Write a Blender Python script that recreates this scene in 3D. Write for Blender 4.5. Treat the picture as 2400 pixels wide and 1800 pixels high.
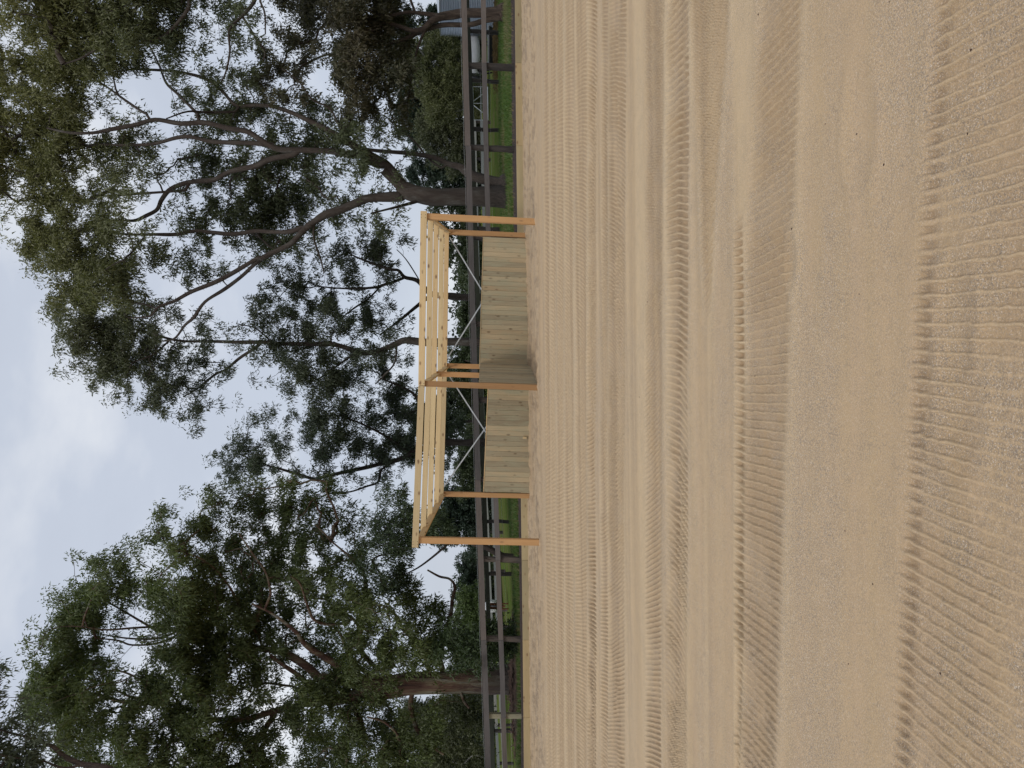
import bpy, math, random
import numpy as np
from mathutils import Vector, Matrix
R = math.radians
random.seed(7); rng = np.random.default_rng(7)
for o in list(bpy.data.objects): bpy.data.objects.remove(o)
scn = bpy.context.scene
COL = scn.collection

# ------------------------------------------------------------------ camera (a phone held sideways: picture up is world right)
CAMH, FPX, PITCH, ROLL = 1.5, 1700.0, R(3.4), R(1.9)
Fv = np.array([0, math.cos(PITCH), -math.sin(PITCH)])
R0 = np.array([1.0, 0, 0]); U0 = np.array([0, math.sin(PITCH), math.cos(PITCH)])
Rv = R0*math.cos(ROLL) + U0*math.sin(ROLL); Uv = U0*math.cos(ROLL) - R0*math.sin(ROLL)
cam = bpy.data.cameras.new('camera'); camo = bpy.data.objects.new('camera', cam); COL.objects.link(camo)
M = Matrix.Identity(4)
for i in range(3):
    M[i][0] = -Uv[i]; M[i][1] = Rv[i]; M[i][2] = -Fv[i]
M[2][3] = CAMH
camo.matrix_world = M
cam.sensor_width = 36.0; cam.lens = FPX/2400*36.0; cam.clip_start = 0.05; cam.clip_end = 1500
scn.camera = camo
scn.render.resolution_x = 1024; scn.render.resolution_y = 768

# ------------------------------------------------------------------ sky, sun, exposure
world = bpy.data.worlds.new('World'); scn.world = world; world.use_nodes = True
wn = world.node_tree; wn.nodes.clear(); N = wn.nodes.new; L = wn.links.new
wo = N('ShaderNodeOutputWorld'); bg = N('ShaderNodeBackground'); bg.inputs[1].default_value = 0.1
sky = N('ShaderNodeTexSky'); sky.sky_type = 'NISHITA'; sky.sun_disc = False
SUN_EL, SUN_AZ = R(50), R(208)      # azimuth clockwise from +Y: left of the camera, a little behind
sky.sun_elevation = SUN_EL; sky.sun_rotation = SUN_AZ; sky.air_density = 1.0; sky.dust_density = 1.0
tc = N('ShaderNodeTexCoord'); mp = N('ShaderNodeMapping'); mp.inputs['Scale'].default_value = (1.0, 1.0, 2.2)
mp.inputs['Location'].default_value = (0.35, 0.1, 0.2)
n1 = N('ShaderNodeTexNoise'); n1.inputs['Scale'].default_value = 2.3; n1.inputs['Detail'].default_value = 7; n1.inputs['Roughness'].default_value = 0.48
n2 = N('ShaderNodeTexNoise'); n2.inputs['Scale'].default_value = 5.0; n2.inputs['Detail'].default_value = 5
cr = N('ShaderNodeValToRGB'); e = cr.color_ramp.elements
e[0].position = 0.36; e[0].color = (5.6, 6.1, 7.1, 1); e[1].position = 0.70; e[1].color = (9.4, 9.6, 9.9, 1)
m_ = cr.color_ramp.elements.new(0.53); m_.color = (6.15, 6.7, 7.75, 1)
mx = N('ShaderNodeMix'); mx.data_type = 'RGBA'; mx.inputs[0].default_value = 0.9
L(tc.outputs['Generated'], mp.inputs[0]); L(mp.outputs[0], n1.inputs[0]); L(mp.outputs[0], n2.inputs[0])
ad = N('ShaderNodeMath'); ad.operation = 'MULTIPLY_ADD'; ad.inputs[1].default_value = 0.3; L(n2.outputs[0], ad.inputs[0])
ml = N('ShaderNodeMath'); ml.operation = 'MULTIPLY'; ml.inputs[1].default_value = 0.72; L(n1.outputs[0], ml.inputs[0]); L(ml.outputs[0], ad.inputs[2])
L(ad.outputs[0], cr.inputs[0]); L(cr.outputs[0], mx.inputs[7]); L(sky.outputs[0], mx.inputs[6])
L(mx.outputs[2], bg.inputs[0]); L(bg.outputs[0], wo.inputs[0])
sl = bpy.data.lights.new('sun', 'SUN'); sl.energy = 1.5; sl.angle = R(20); sl.color = (1.0, 0.96, 0.9)
so = bpy.data.objects.new('sun', sl); COL.objects.link(so)
sd = Vector((math.sin(SUN_AZ)*math.cos(SUN_EL), math.cos(SUN_AZ)*math.cos(SUN_EL), math.sin(SUN_EL)))
so.rotation_euler = sd.to_track_quat('Z', 'Y').to_euler()
scn.view_settings.view_transform = 'Standard'; scn.view_settings.look = 'None'
scn.view_settings.exposure = 0.0; scn.view_settings.gamma = 1.0; scn.view_settings.use_curve_mapping = False

# ------------------------------------------------------------------ geometry of the place
SL = 0.047                                            # the yard falls from right to left
def sstep(a, b, x):
    t = np.clip((x-a)/(b-a), 0, 1); return t*t*(3-2*t)
def arena_z(x, y):
    x = np.asarray(x, float); y = np.asarray(y, float)
    return SL*30*np.tanh(x/30) - 0.07*sstep(15.5, 19.5, y)
EDGE = 20.0                                           # far edge of the sand
def grass_z(x, y):
    x = np.asarray(x, float); y = np.asarray(y, float)
    return arena_z(x, y) + 0.17 + (0.043*sstep(22, 30, y)+0.014*sstep(30, 44, y))*30*np.tanh(np.minimum(x, 0)/30)
def ray(px, py):
    a = (px-1200)/FPX; b = (900-py)/FPX
    return Fv - Uv*a + Rv*b
def W(px, py, d):                                     # point seen at (px,py), d metres ahead
    v = ray(px, py); t = d/v[1]
    return Vector((v[0]*t, d, CAMH+v[2]*t))
def base_on(py, d, fn=arena_z, px=1200):              # ground point under column py at distance d
    for _ in range(4):
        p = W(px, py, d); z = float(fn(p.x, d))
        # move px until z matches
        q = W(px+1, py, d); px += (z-p.z)/(q.z-p.z)
    p = W(px, py, d); return Vector((p.x, d, float(fn(p.x, d))))

# ------------------------------------------------------------------ helpers
def link(o, parent=None):
    COL.objects.link(o)
    if parent is not None: o.parent = parent
    return o
def tag(o, label=None, cat=None, group=None, kind=None):
    if label: o['label'] = label
    if cat: o['category'] = cat
    if group: o['group'] = group
    if kind: o['kind'] = kind
    return o
def empty(name, loc, label=None, cat=None, group=None):
    o = bpy.data.objects.new(name, None); o.location = loc; link(o)
    o.empty_display_size = 0.2
    return tag(o, label, cat, group)
def mesh_np(name, V, Fq, mat, parent=None, smooth=False, cols=None, uv=None, attrs=None):
    me = bpy.data.meshes.new(name); V = np.ascontiguousarray(V, np.float32); Fq = np.ascontiguousarray(Fq, np.int32)
    k = Fq.shape[1]; nf = len(Fq)
    me.vertices.add(len(V)); me.vertices.foreach_set('co', V.ravel())
    me.loops.add(nf*k); me.loops.foreach_set('vertex_index', Fq.ravel())
    me.polygons.add(nf); me.polygons.foreach_set('loop_start', np.arange(0, nf*k, k, dtype=np.int32))
    me.polygons.foreach_set('loop_total', np.full(nf, k, np.int32))
    if smooth: me.polygons.foreach_set('use_smooth', np.ones(nf, bool))
    me.update(calc_edges=True)
    if cols is not None:
        at = me.color_attributes.new('tint', 'FLOAT_COLOR', 'POINT')
        c4 = np.ones((len(V), 4), np.float32); c4[:, :cols.shape[1]] = cols; at.data.foreach_set('color', c4.ravel())
    if mat: me.materials.append(mat)
    o = bpy.data.objects.new(name, me); link(o, parent)
    return o
class MB:
    def __init__(s): s.v = []; s.f = []
    def add(s, vs, fs):
        b = len(s.v); s.v += [tuple(v) for v in vs]; s.f += [tuple(i+b for i in f) for f in fs]
    def box(s, c, sx, sy, sz, rot=None):
        vs = [Vector((x*sx/2, y*sy/2, z*sz/2)) for x in (-1, 1) for y in (-1, 1) for z in (-1, 1)]
        if rot: vs = [rot @ v for v in vs]
        s.add([v+Vector(c) for v in vs], [(0,1,3,2),(4,6,7,5),(0,4,5,1),(2,3,7,6),(0,2,6,4),(1,5,7,3)])
    def tube(s, pts, rs, n=8, cap=True):
        pts = [Vector(p) for p in pts]; b = len(s.v); k = len(pts)
        for i, p in enumerate(pts):
            t = (pts[min(i+1, k-1)]-pts[max(i-1, 0)]).normalized()
            a = t.orthogonal() if i == 0 else (a - t*a.dot(t)); a.normalize(); c = t.cross(a)
            for j in range(n):
                an = 2*math.pi*j/n; s.v.append(tuple(p + (a*math.cos(an)+c*math.sin(an))*rs[i]))
        for i in range(k-1):
            for j in range(n):
                j2 = (j+1) % n; s.f.append((b+i*n+j, b+i*n+j2, b+(i+1)*n+j2, b+(i+1)*n+j))
        if cap:
            s.f.append(tuple(b+j for j in reversed(range(n)))); s.f.append(tuple(b+(k-1)*n+j for j in range(n)))
    def build(s, name, mat, parent=None, smooth=False, bevel=0):
        me = bpy.data.meshes.new(name); me.from_pydata(s.v, [], s.f); me.update()
        if smooth: me.polygons.foreach_set('use_smooth', [True]*len(me.polygons))
        me.materials.append(mat); o = bpy.data.objects.new(name, me); link(o, parent)
        if bevel:
            b = o.modifiers.new('bevel', 'BEVEL'); b.width = bevel; b.segments = 1; b.limit_method = 'ANGLE'
        return o
def timber(name, p0, p1, w, t, mat, parent, up=(0, 1, 0), jag=0.0, segs=1, bevel=0.003):
    """sawn board from p0 to p1: w across 'side', t along 'up' (both square to the length); local Z is the grain"""
    p0 = Vector(p0); p1 = Vector(p1); ln = (p1-p0).length; z = (p1-p0).normalized()
    y = Vector(up); y = (y - z*y.dot(z)).normalized(); x = y.cross(z)
    m = MB(); rr = random.Random(hash((round(p0.x, 2), round(p0.z, 2), name)) & 0xffff)
    k = segs+1
    for i in range(k):
        zz = ln*(i/segs-0.5)
        ox, oy = (rr.uniform(-jag, jag), rr.uniform(-jag, jag)) if jag else (0, 0)
        for sx, sy in ((-1,-1),(1,-1),(1,1),(-1,1)):
            j1, j2 = (rr.uniform(-jag, jag)*.5, rr.uniform(-jag, jag)*.5) if jag else (0, 0)
            m.v.append((sx*w/2+ox+j1, sy*t/2+oy+j2, zz))
    for i in range(segs):
        for j in range(4):
            j2 = (j+1) % 4; m.f.append((i*4+j, i*4+j2, (i+1)*4+j2, (i+1)*4+j))
    m.f.append((3, 2, 1, 0)); b = segs*4; m.f.append((b, b+1, b+2, b+3))
    o = m.build(name, mat, parent, bevel=bevel)
    MM = Matrix(((x.x, y.x, z.x), (x.y, y.y, z.y), (x.z, y.z, z.z))).to_4x4()
    c = (p0+p1)/2 - (Vector(parent.location) if parent else Vector())
    o.matrix_local = Matrix.Translation(c) @ MM
    return o

# ------------------------------------------------------------------ materials
def nodes_mat(name):
    m = bpy.data.materials.new(name); m.use_nodes = True; nt = m.node_tree
    b = nt.nodes['Principled BSDF']; return m, nt, b
def mixc(nt, fac, a, b, blend='MIX'):
    m = nt.nodes.new('ShaderNodeMix'); m.data_type = 'RGBA'; m.blend_type = blend
    for s, v in ((m.inputs[0], fac), (m.inputs[6], a), (m.inputs[7], b)):
        if hasattr(v, 'is_output') or isinstance(v, bpy.types.NodeSocket): nt.links.new(v, s)
        elif isinstance(v, (tuple, list)): s.default_value = (*v, 1)
        else: s.default_value = v
    return m.outputs[2]
def noise(nt, vec, scale, detail=3, rough=0.5, dist=0.0):
    n = nt.nodes.new('ShaderNodeTexNoise'); n.inputs['Scale'].default_value = scale; n.inputs['Detail'].default_value = detail
    n.inputs['Roughness'].default_value = rough; n.inputs['Distortion'].default_value = dist
    if vec is not None: nt.links.new(vec, n.inputs['Vector'])
    return n.outputs[0]
def ramp(nt, fac, stops):
    r = nt.nodes.new('ShaderNodeValToRGB'); el = r.color_ramp.elements
    while len(el) < len(stops): el.new(0.5)
    for e_, (p, c) in zip(el, stops):
        e_.position = p; e_.color = (*c, 1) if len(c) == 3 else c
    nt.links.new(fac, r.inputs[0]); return r.outputs[0]
def mapping(nt, vec, scale, loc=(0, 0, 0)):
    m = nt.nodes.new('ShaderNodeMapping'); m.inputs['Scale'].default_value = scale; m.inputs['Location'].default_value = loc
    nt.links.new(vec, m.inputs[0]); return m.outputs[0]
def math_(nt, op, a, b=0.0):
    m = nt.nodes.new('ShaderNodeMath'); m.operation = op
    for s, v in ((m.inputs[0], a), (m.inputs[1], b)):
        if isinstance(v, bpy.types.NodeSocket): nt.links.new(v, s)
        else: s.default_value = v
    return m.outputs[0]
def bump(nt, b, h, strength, dist):
    n = nt.nodes.new('ShaderNodeBump'); n.inputs['Strength'].default_value = strength; n.inputs['Distance'].default_value = dist
    nt.links.new(h, n.inputs['Height']); nt.links.new(n.outputs[0], b.inputs['Normal'])
def objco(nt): return nt.nodes.new('ShaderNodeTexCoord').outputs['Object']
def objrnd(nt): return nt.nodes.new('ShaderNodeObjectInfo').outputs['Random']

def wood(name, c1, c2, c3, knot=(0.12, 0.06, 0.03), knots=0.5, rough=0.75, gsc=1.0, weather=None):
    m, nt, b = nodes_mat(name); co = objco(nt); rd = objrnd(nt)
    off = nt.nodes.new('ShaderNodeVectorMath'); off.operation = 'ADD'
    cmb = nt.nodes.new('ShaderNodeCombineXYZ'); nt.links.new(math_(nt, 'MULTIPLY', rd, 37.0), cmb.inputs[0]); nt.links.new(math_(nt, 'MULTIPLY', rd, 91.0), cmb.inputs[2])
    nt.links.new(co, off.inputs[0]); nt.links.new(cmb.outputs[0], off.inputs[1]); v = off.outputs[0]
    g = noise(nt, mapping(nt, v, (55*gsc, 55*gsc, 2.2)), 1.0, 5, 0.6, 0.6)
    big = noise(nt, mapping(nt, v, (6, 6, 0.8)), 1.0, 3)
    col = ramp(nt, g, [(0.3, c1), (0.5, c2), (0.72, c3)])
    tint = ramp(nt, rd, [(0.0, tuple(x*0.62 for x in c2)), (0.35, c2), (0.6, (c3[0]*1.04, c3[1]*1.0, c3[2]*0.92)), (1.0, (c2[0]*1.08, c2[1]*0.93, c2[2]*0.8))])
    col = mixc(nt, 0.68, col, tint)
    col = mixc(nt, math_(nt, 'MULTIPLY', big, 0.5), col, tuple(x*0.62 for x in c1))
    vor = nt.nodes.new('ShaderNodeTexVoronoi'); vor.inputs['Scale'].default_value = 1.0
    nt.links.new(mapping(nt, v, (7.0, 7.0, 3.4)), vor.inputs['Vector'])
    kn = ramp(nt, vor.outputs['Distance'], [(0.09, (1, 1, 1)), (0.22, (0, 0, 0))])
    col = mixc(nt, math_(nt, 'MULTIPLY', kn, knots), col, knot)
    if weather:
        w = ramp(nt, noise(nt, mapping(nt, v, (4, 4, 1.2)), 1.0, 5, 0.65), [(0.45, (0, 0, 0)), (0.7, (1, 1, 1))])
        col = mixc(nt, w, col, weather)
    nt.links.new(col, b.inputs['Base Color']); b.inputs['Roughness'].default_value = rough
    bump(nt, b, g, 0.35, 0.004); return m
M_POST = wood('pine_post', (0.33, 0.17, 0.068), (0.46, 0.25, 0.10), (0.62, 0.37, 0.17), knots=0.45)
M_BEAM = wood('pine_beam', (0.50, 0.37, 0.18), (0.66, 0.50, 0.275), (0.78, 0.63, 0.38), knot=(0.16, 0.08, 0.035), knots=0.85)
M_BOARD = wood('treated_board', (0.24, 0.195, 0.12), (0.41, 0.335, 0.21), (0.60, 0.49, 0.32), knot=(0.12, 0.075, 0.035), knots=0.75, weather=(0.34, 0.32, 0.21))
M_SLEEPER = wood('treated_sleeper', (0.30, 0.24, 0.125), (0.42, 0.34, 0.19), (0.50, 0.40, 0.235), knot=(0.17, 0.09, 0.04), knots=0.8)
M_RAIL = wood('weathered_rail', (0.045, 0.04, 0.038), (0.11, 0.098, 0.093), (0.21, 0.19, 0.18), knot=(0.04, 0.035, 0.03), knots=0.3)
M_DPOST = wood('old_dark_post', (0.022, 0.018, 0.014), (0.05, 0.04, 0.032), (0.15, 0.12, 0.10), knots=0.2, weather=(0.015, 0.012, 0.010))
M_LPOST = wood('grey_green_post', (0.15, 0.14, 0.085), (0.24, 0.22, 0.14), (0.30, 0.28, 0.2), knots=0.4)
M_BLACKRAIL = wood('mossy_dark_rail', (0.014, 0.017, 0.009), (0.025, 0.028, 0.016), (0.04, 0.042, 0.025), knots=0.2)
M_PALERAIL = wood('silvered_rail', (0.17, 0.18, 0.18), (0.27, 0.285, 0.285), (0.36, 0.37, 0.36), knots=0.3)
def plain(name, c, rough=0.6, metal=0.0, var=0.25, sc=30):
    m, nt, b = nodes_mat(name); n = noise(nt, objco(nt), sc, 4, 0.6)
    col = mixc(nt, n, tuple(x*(1-var) for x in c), tuple(min(1, x*(1+var)) for x in c))
    nt.links.new(col, b.inputs['Base Color']); b.inputs['Roughness'].default_value = rough; b.inputs['Metallic'].default_value = metal
    return m
M_STRAP = plain('galvanised_strap', (0.50, 0.53, 0.55), 0.5, 0.3, 0.15)
M_WIRE = plain('fence_wire', (0.42, 0.42, 0.42), 0.6, 0.3)
M_NAIL = plain('dark_steel', (0.09, 0.07, 0.06), 0.6, 0.4)
M_GALV = plain('galvanised_steel', (0.48, 0.51, 0.54), 0.4, 0.6, 0.12, 6)
M_TANK, nt, b = nodes_mat('corrugated_galvanised'); 
nt.links.new(mixc(nt, noise(nt, mapping(nt, objco(nt), (1.2, 1.2, 5)), 1.5, 5), (0.40, 0.45, 0.52), (0.62, 0.67, 0.74)), b.inputs['Base Color'])
b.inputs['Metallic'].default_value = 0.85; b.inputs['Roughness'].default_value = 0.33
M_WHITE = plain('white_pvc', (0.72, 0.72, 0.7), 0.5, 0, 0.05)
M_RUG = plain('white_rug_cloth', (0.62, 0.62, 0.63), 0.85, 0, 0.14, 8)
M_RUGP, nt, b = nodes_mat('patterned_rug_cloth')
nt.links.new(mixc(nt, ramp(nt, noise(nt, objco(nt), 14, 4, 0.6), [(0.44, (0, 0, 0)), (0.52, (1, 1, 1))]), (0.17, 0.18, 0.18), (0.66, 0.66, 0.66)), b.inputs['Base Color']); b.inputs['Roughness'].default_value = 0.9
M_HORSED = plain('dark_bay_coat', (0.018, 0.012, 0.009), 0.55)
M_HORSEC = plain('chestnut_coat', (0.15, 0.05, 0.022), 0.55)
M_BLACK = plain('black_rubber', (0.012, 0.012, 0.013), 0.5)

def bark(name, cols, sc=(5, 5, 1.1), pos=(0.3, 0.45, 0.6, 0.75), bs=0.9, bd=0.05, stock=False):
    m, nt, b = nodes_mat(name); co = objco(nt)
    n = noise(nt, mapping(nt, co, sc), 1.0, 6, 0.62, 0.8)
    col = ramp(nt, n, list(zip(pos, cols)))
    f = noise(nt, mapping(nt, co, (sc[0]*7, sc[1]*7, sc[2]*5)), 1.0, 5, 0.6)
    col = mixc(nt, math_(nt, 'MULTIPLY', f, 0.55), col, tuple(x*0.45 for x in cols[0]))
    if stock:
        sz = nt.nodes.new('ShaderNodeSeparateXYZ'); nt.links.new(co, sz.inputs[0])
        hgt = math_(nt, 'ADD', sz.outputs[2], math_(nt, 'MULTIPLY', n, 1.6))
        col = mixc(nt, ramp(nt, math_(nt, 'DIVIDE', hgt, 6.0), [(0.22, (1, 1, 1)), (0.50, (0, 0, 0))]), col, ramp(nt, f, [(.35, (0.012, 0.009, 0.007)), (.65, (0.06, 0.045, 0.036))]))
    nt.links.new(col, b.inputs['Base Color']); b.inputs['Roughness'].default_value = 0.85
    bump(nt, b, math_(nt, 'ADD', n, f), bs, bd); return m
BK_GUM = bark('gum_bark', [(0.035, 0.024, 0.018), (0.06, 0.042, 0.031), (0.085, 0.07, 0.056), (0.17, 0.16, 0.145)], stock=True)
BK_BIG = bark('shedding_bark', [(0.05, 0.024, 0.016), (0.13, 0.062, 0.040), (0.20, 0.155, 0.09), (0.26, 0.25, 0.20)], sc=(5.5, 5.5, 0.5), pos=(0.36, 0.46, 0.56, 0.66), stock=True)
BK_DARK = bark('dark_bark', [(0.018, 0.013, 0.010), (0.035, 0.024, 0.018), (0.055, 0.04, 0.032), (0.075, 0.06, 0.05)])
BK_RED = bark('red_brown_bark', [(0.03, 0.019, 0.014), (0.065, 0.042, 0.03), (0.12, 0.082, 0.058), (0.15, 0.13, 0.11)], sc=(9, 9, 2))
BK_PALE = bark('bleached_dead_wood', [(0.20, 0.19, 0.175), (0.29, 0.28, 0.26), (0.36, 0.35, 0.33), (0.42, 0.41, 0.39)])

M_LEAF, nt, b = nodes_mat('gum_leaf')
at = nt.nodes.new('ShaderNodeAttribute'); at.attribute_name = 'tint'
nt.links.new(at.outputs['Color'], b.inputs['Base Color']); b.inputs['Roughness'].default_value = 0.5; b.inputs['Specular IOR Level'].default_value = 0.35
tr = nt.nodes.new('ShaderNodeBsdfTranslucent'); ms = nt.nodes.new('ShaderNodeMixShader'); ms.inputs[0].default_value = 0.22
nt.links.new(mixc(nt, 1.0, at.outputs['Color'], (1.3, 1.5, 0.7), 'MULTIPLY'), tr.inputs['Color'])
nt.links.new(b.outputs[0], ms.inputs[1]); nt.links.new(tr.outputs[0], ms.inputs[2]); nt.links.new(ms.outputs[0], nt.nodes['Material Output'].inputs[0])

# sand: tint attribute = (pale/yellow, coarse grey grains, brown for painted trough shade and darker streaks)
M_SAND, nt, b = nodes_mat('arena_sand'); co = objco(nt)
at = nt.nodes.new('ShaderNodeAttribute'); at.attribute_name = 'tint'
sp = nt.nodes.new('ShaderNodeSeparateColor'); nt.links.new(at.outputs['Color'], sp.inputs[0])
base = mixc(nt, noise(nt, co, 1.3, 5, 0.6), (0.465, 0.322, 0.180), (0.555, 0.392, 0.225))
streak = noise(nt, mapping(nt, co, (0.35, 9.0, 1.0)), 1.0, 6, 0.6)
base = mixc(nt, ramp(nt, streak, [(0.38, (0, 0, 0)), (0.66, (1, 1, 1))]), base, (0.53, 0.37, 0.22))
base = mixc(nt, sp.outputs[0], base, (0.61, 0.45, 0.268))
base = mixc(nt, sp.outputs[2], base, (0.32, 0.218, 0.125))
gr = noise(nt, co, 150, 4, 0.85); gr2 = noise(nt, co, 210, 2, 0.7)
patch = ramp(nt, noise(nt, co, 7, 6, 0.7), [(0.38, (0, 0, 0)), (0.62, (1, 1, 1))])
dark = ramp(nt, gr, [(0.42, (1, 1, 1)), (0.54, (0, 0, 0))])
df = math_(nt, 'MULTIPLY', dark, math_(nt, 'ADD', math_(nt, 'MULTIPLY', sp.outputs[1], 0.62), math_(nt, 'MULTIPLY', patch, 0.30)))
base = mixc(nt, df, base, (0.20, 0.17, 0.14))
lt = ramp(nt, gr2, [(0.55, (0, 0, 0)), (0.66, (1, 1, 1))])
base = mixc(nt, math_(nt, 'MULTIPLY', lt, math_(nt, 'ADD', math_(nt, 'MULTIPLY', sp.outputs[1], 0.6), 0.15)), base, (0.72, 0.62, 0.50))
nt.links.new(base, b.inputs['Base Color']); b.inputs['Roughness'].default_value = 0.95; b.inputs['Specular IOR Level'].default_value = 0.15
bump(nt, b, math_(nt, 'ADD', gr, noise(nt, co, 45, 4, 0.7)), 0.55, 0.006)

M_SOIL, nt, b = nodes_mat('paddock_ground'); co = objco(nt)
g1 = noise(nt, mapping(nt, co, (0.3, 0.6, 1)), 1.0, 6, 0.6); g2 = noise(nt, co, 7, 5, 0.7)
c = mixc(nt, ramp(nt, g1, [(0.42, (0, 0, 0)), (0.6, (1, 1, 1))]), (0.06, 0.105, 0.016), (0.10, 0.105, 0.038))
c = mixc(nt, ramp(nt, g2, [(0.5, (0, 0, 0)), (0.75, (1, 1, 1))]), c, (0.15, 0.125, 0.065))
nt.links.new(c, b.inputs['Base Color']); b.inputs['Roughness'].default_value = 1.0; b.inputs['Specular IOR Level'].default_value = 0.0; bump(nt, b, g2, 0.8, 0.06)
M_MULCH, nt, b = nodes_mat('dark_soil'); co = objco(nt)
nt.links.new(mixc(nt, ramp(nt, noise(nt, co, 22, 5, 0.7), [(0.4, (0, 0, 0)), (0.7, (1, 1, 1))]), (0.018, 0.011, 0.009), (0.07, 0.042, 0.03)), b.inputs['Base Color'])
b.inputs['Roughness'].default_value = 1.0
M_LITTER, nt, b = nodes_mat('bark_litter'); co = objco(nt)
nt.links.new(mixc(nt, ramp(nt, noise(nt, mapping(nt, co, (20, 20, 20)), 1, 5, 0.7), [(0.35, (0, 0, 0)), (0.7, (1, 1, 1))]), (0.03, 0.017, 0.012), (0.11, 0.06, 0.04)), b.inputs['Base Color'])
b.inputs['Roughness'].default_value = 1.0

# ------------------------------------------------------------------ numpy noise
def vnoise(x, y, seed=0):
    xi = np.floor(x).astype(np.int64); yi = np.floor(y).astype(np.int64); xf = x-xi; yf = y-yi
    def h(a, b_):
        n = (a*374761393 + b_*668265263 + seed*1274126177) & 0x7fffffff
        n = ((n ^ (n >> 13))*1274126177) & 0x7fffffff
        return ((n ^ (n >> 16)) & 0xffff)/65535.0
    u = xf*xf*(3-2*xf); v = yf*yf*(3-2*yf)
    return (h(xi, yi)*(1-u)+h(xi+1, yi)*u)*(1-v) + (h(xi, yi+1)*(1-u)+h(xi+1, yi+1)*u)*v
def fbm(x, y, o=4, seed=0, g=0.5):
    s = 0; a = 1; t = 0
    for i in range(o):
        s = s + a*vnoise(x*2**i, y*2**i, seed+i*7); t += a; a *= g
    return s/t

# ------------------------------------------------------------------ the sand arena
# tyre tracks: edges given at three places across the view and laid on the ground
def edge_fn(pxs):
    pts = []
    for py, px in zip((0, 900, 1800), pxs):
        v = ray(px, py)
        # flat plane with side slope
        t = CAMH/(SL*v[0]-v[2]) if True else 0
        pts.append((v[0]*t, v[1]*t))
    A = np.array([[1, p[0], p[0]**2] for p in pts]); c = np.linalg.solve(A, [p[1] for p in pts])
    # keep the curve tame away from the view
    x0, x1 = pts[2][0], pts[0][0]
    def f(x):
        xc = np.clip(x, x0*1.15, x1*1.15); return c[0]+c[1]*xc+c[2]*xc*xc
    return f
# (outer edge px, inner edge px, pitch m, slant, chevron, depth m, grains, xrange)
TR = [
 ((2204, 2147, 2100), (2560, 2520, 2480), 0.047, 0.0, 0.0, 0.009, 0.85, None, 0.24),
 ((1783, 1743, 1738), (1878, 1846, 1821), 0.047, 0.10, 0.0, 0.012, 0.75, None, 0.20),
 ((1720, 1724, 1724), (1741, 1744, 1736), 0.047, 0.0, 0.0, 0.016, 0.15, (-9, 0.9), 0.30),
 ((1620, 1655, 1655), (1712, 1658, 1656), 0.060, 0.7, 0.0, 0.011, 0.65, (0.55, 9), 0.28),
 ((1565, 1565, 1561), (1618, 1611, 1609), 0.052, -0.1, 0.05, 0.013, 0.65, None, 0.30),
 ((1513, 1516, 1516), (1560, 1552, 1550), 0.045, 0.5, 0.0, 0.009, 0.75, None, 0.35),
 ((1429, 1427, 1428), (1468, 1464, 1462), 0.046, 0.1, 0.3, 0.010, 0.60, None, 0.38),
 ((1411, 1410, 1410), (1426, 1425, 1426), 0.046, 0.4, 0.0, 0.009, 0.50, None, 0.40),
 ((1378, 1379, 1380), (1399, 1397, 1399), 0.055, 0.3, 0.0, 0.014, 0.45, None, 0.40),
 ((1350, 1350, 1351), (1376, 1376, 1376), 0.055, 0.4, 0.0, 0.011, 0.35, None, 0.42),
 ((1325, 1325, 1327), (1345, 1345, 1346), 0.060, 0.3, 0.0, 0.011, 0.35, None, 0.42),
 ((1305, 1307, 1309), (1320, 1322, 1324), 0.066, 0.3, 0.0, 0.011, 0.3, None, 0.42),
 ((1290, 1292, 1295), (1301, 1303, 1305), 0.075, 0.3, 0.0, 0.011, 0.3, None, 0.42),
 ((1274, 1279, 1283), (1284, 1289, 1292), 0.085, 0.3, 0.0, 0.011, 0.3, None, 0.42),
]
TRF = [(edge_fn(a), edge_fn(b_), *r) for a, b_, *r in TR]
FEET = [(float(W(1253, 520, DF_).x), DF_) for DF_ in (15.64,)]+[(float(W(1262.7, 908.8, 15.64).x), 15.64), (float(W(1265.5, 1270.6, 15.64).x), 15.64), (float(W(1236, 552.5, 18.9).x), 18.9), (float(W(1243.5, 1162, 18.9).x), 18.9)]
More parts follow.
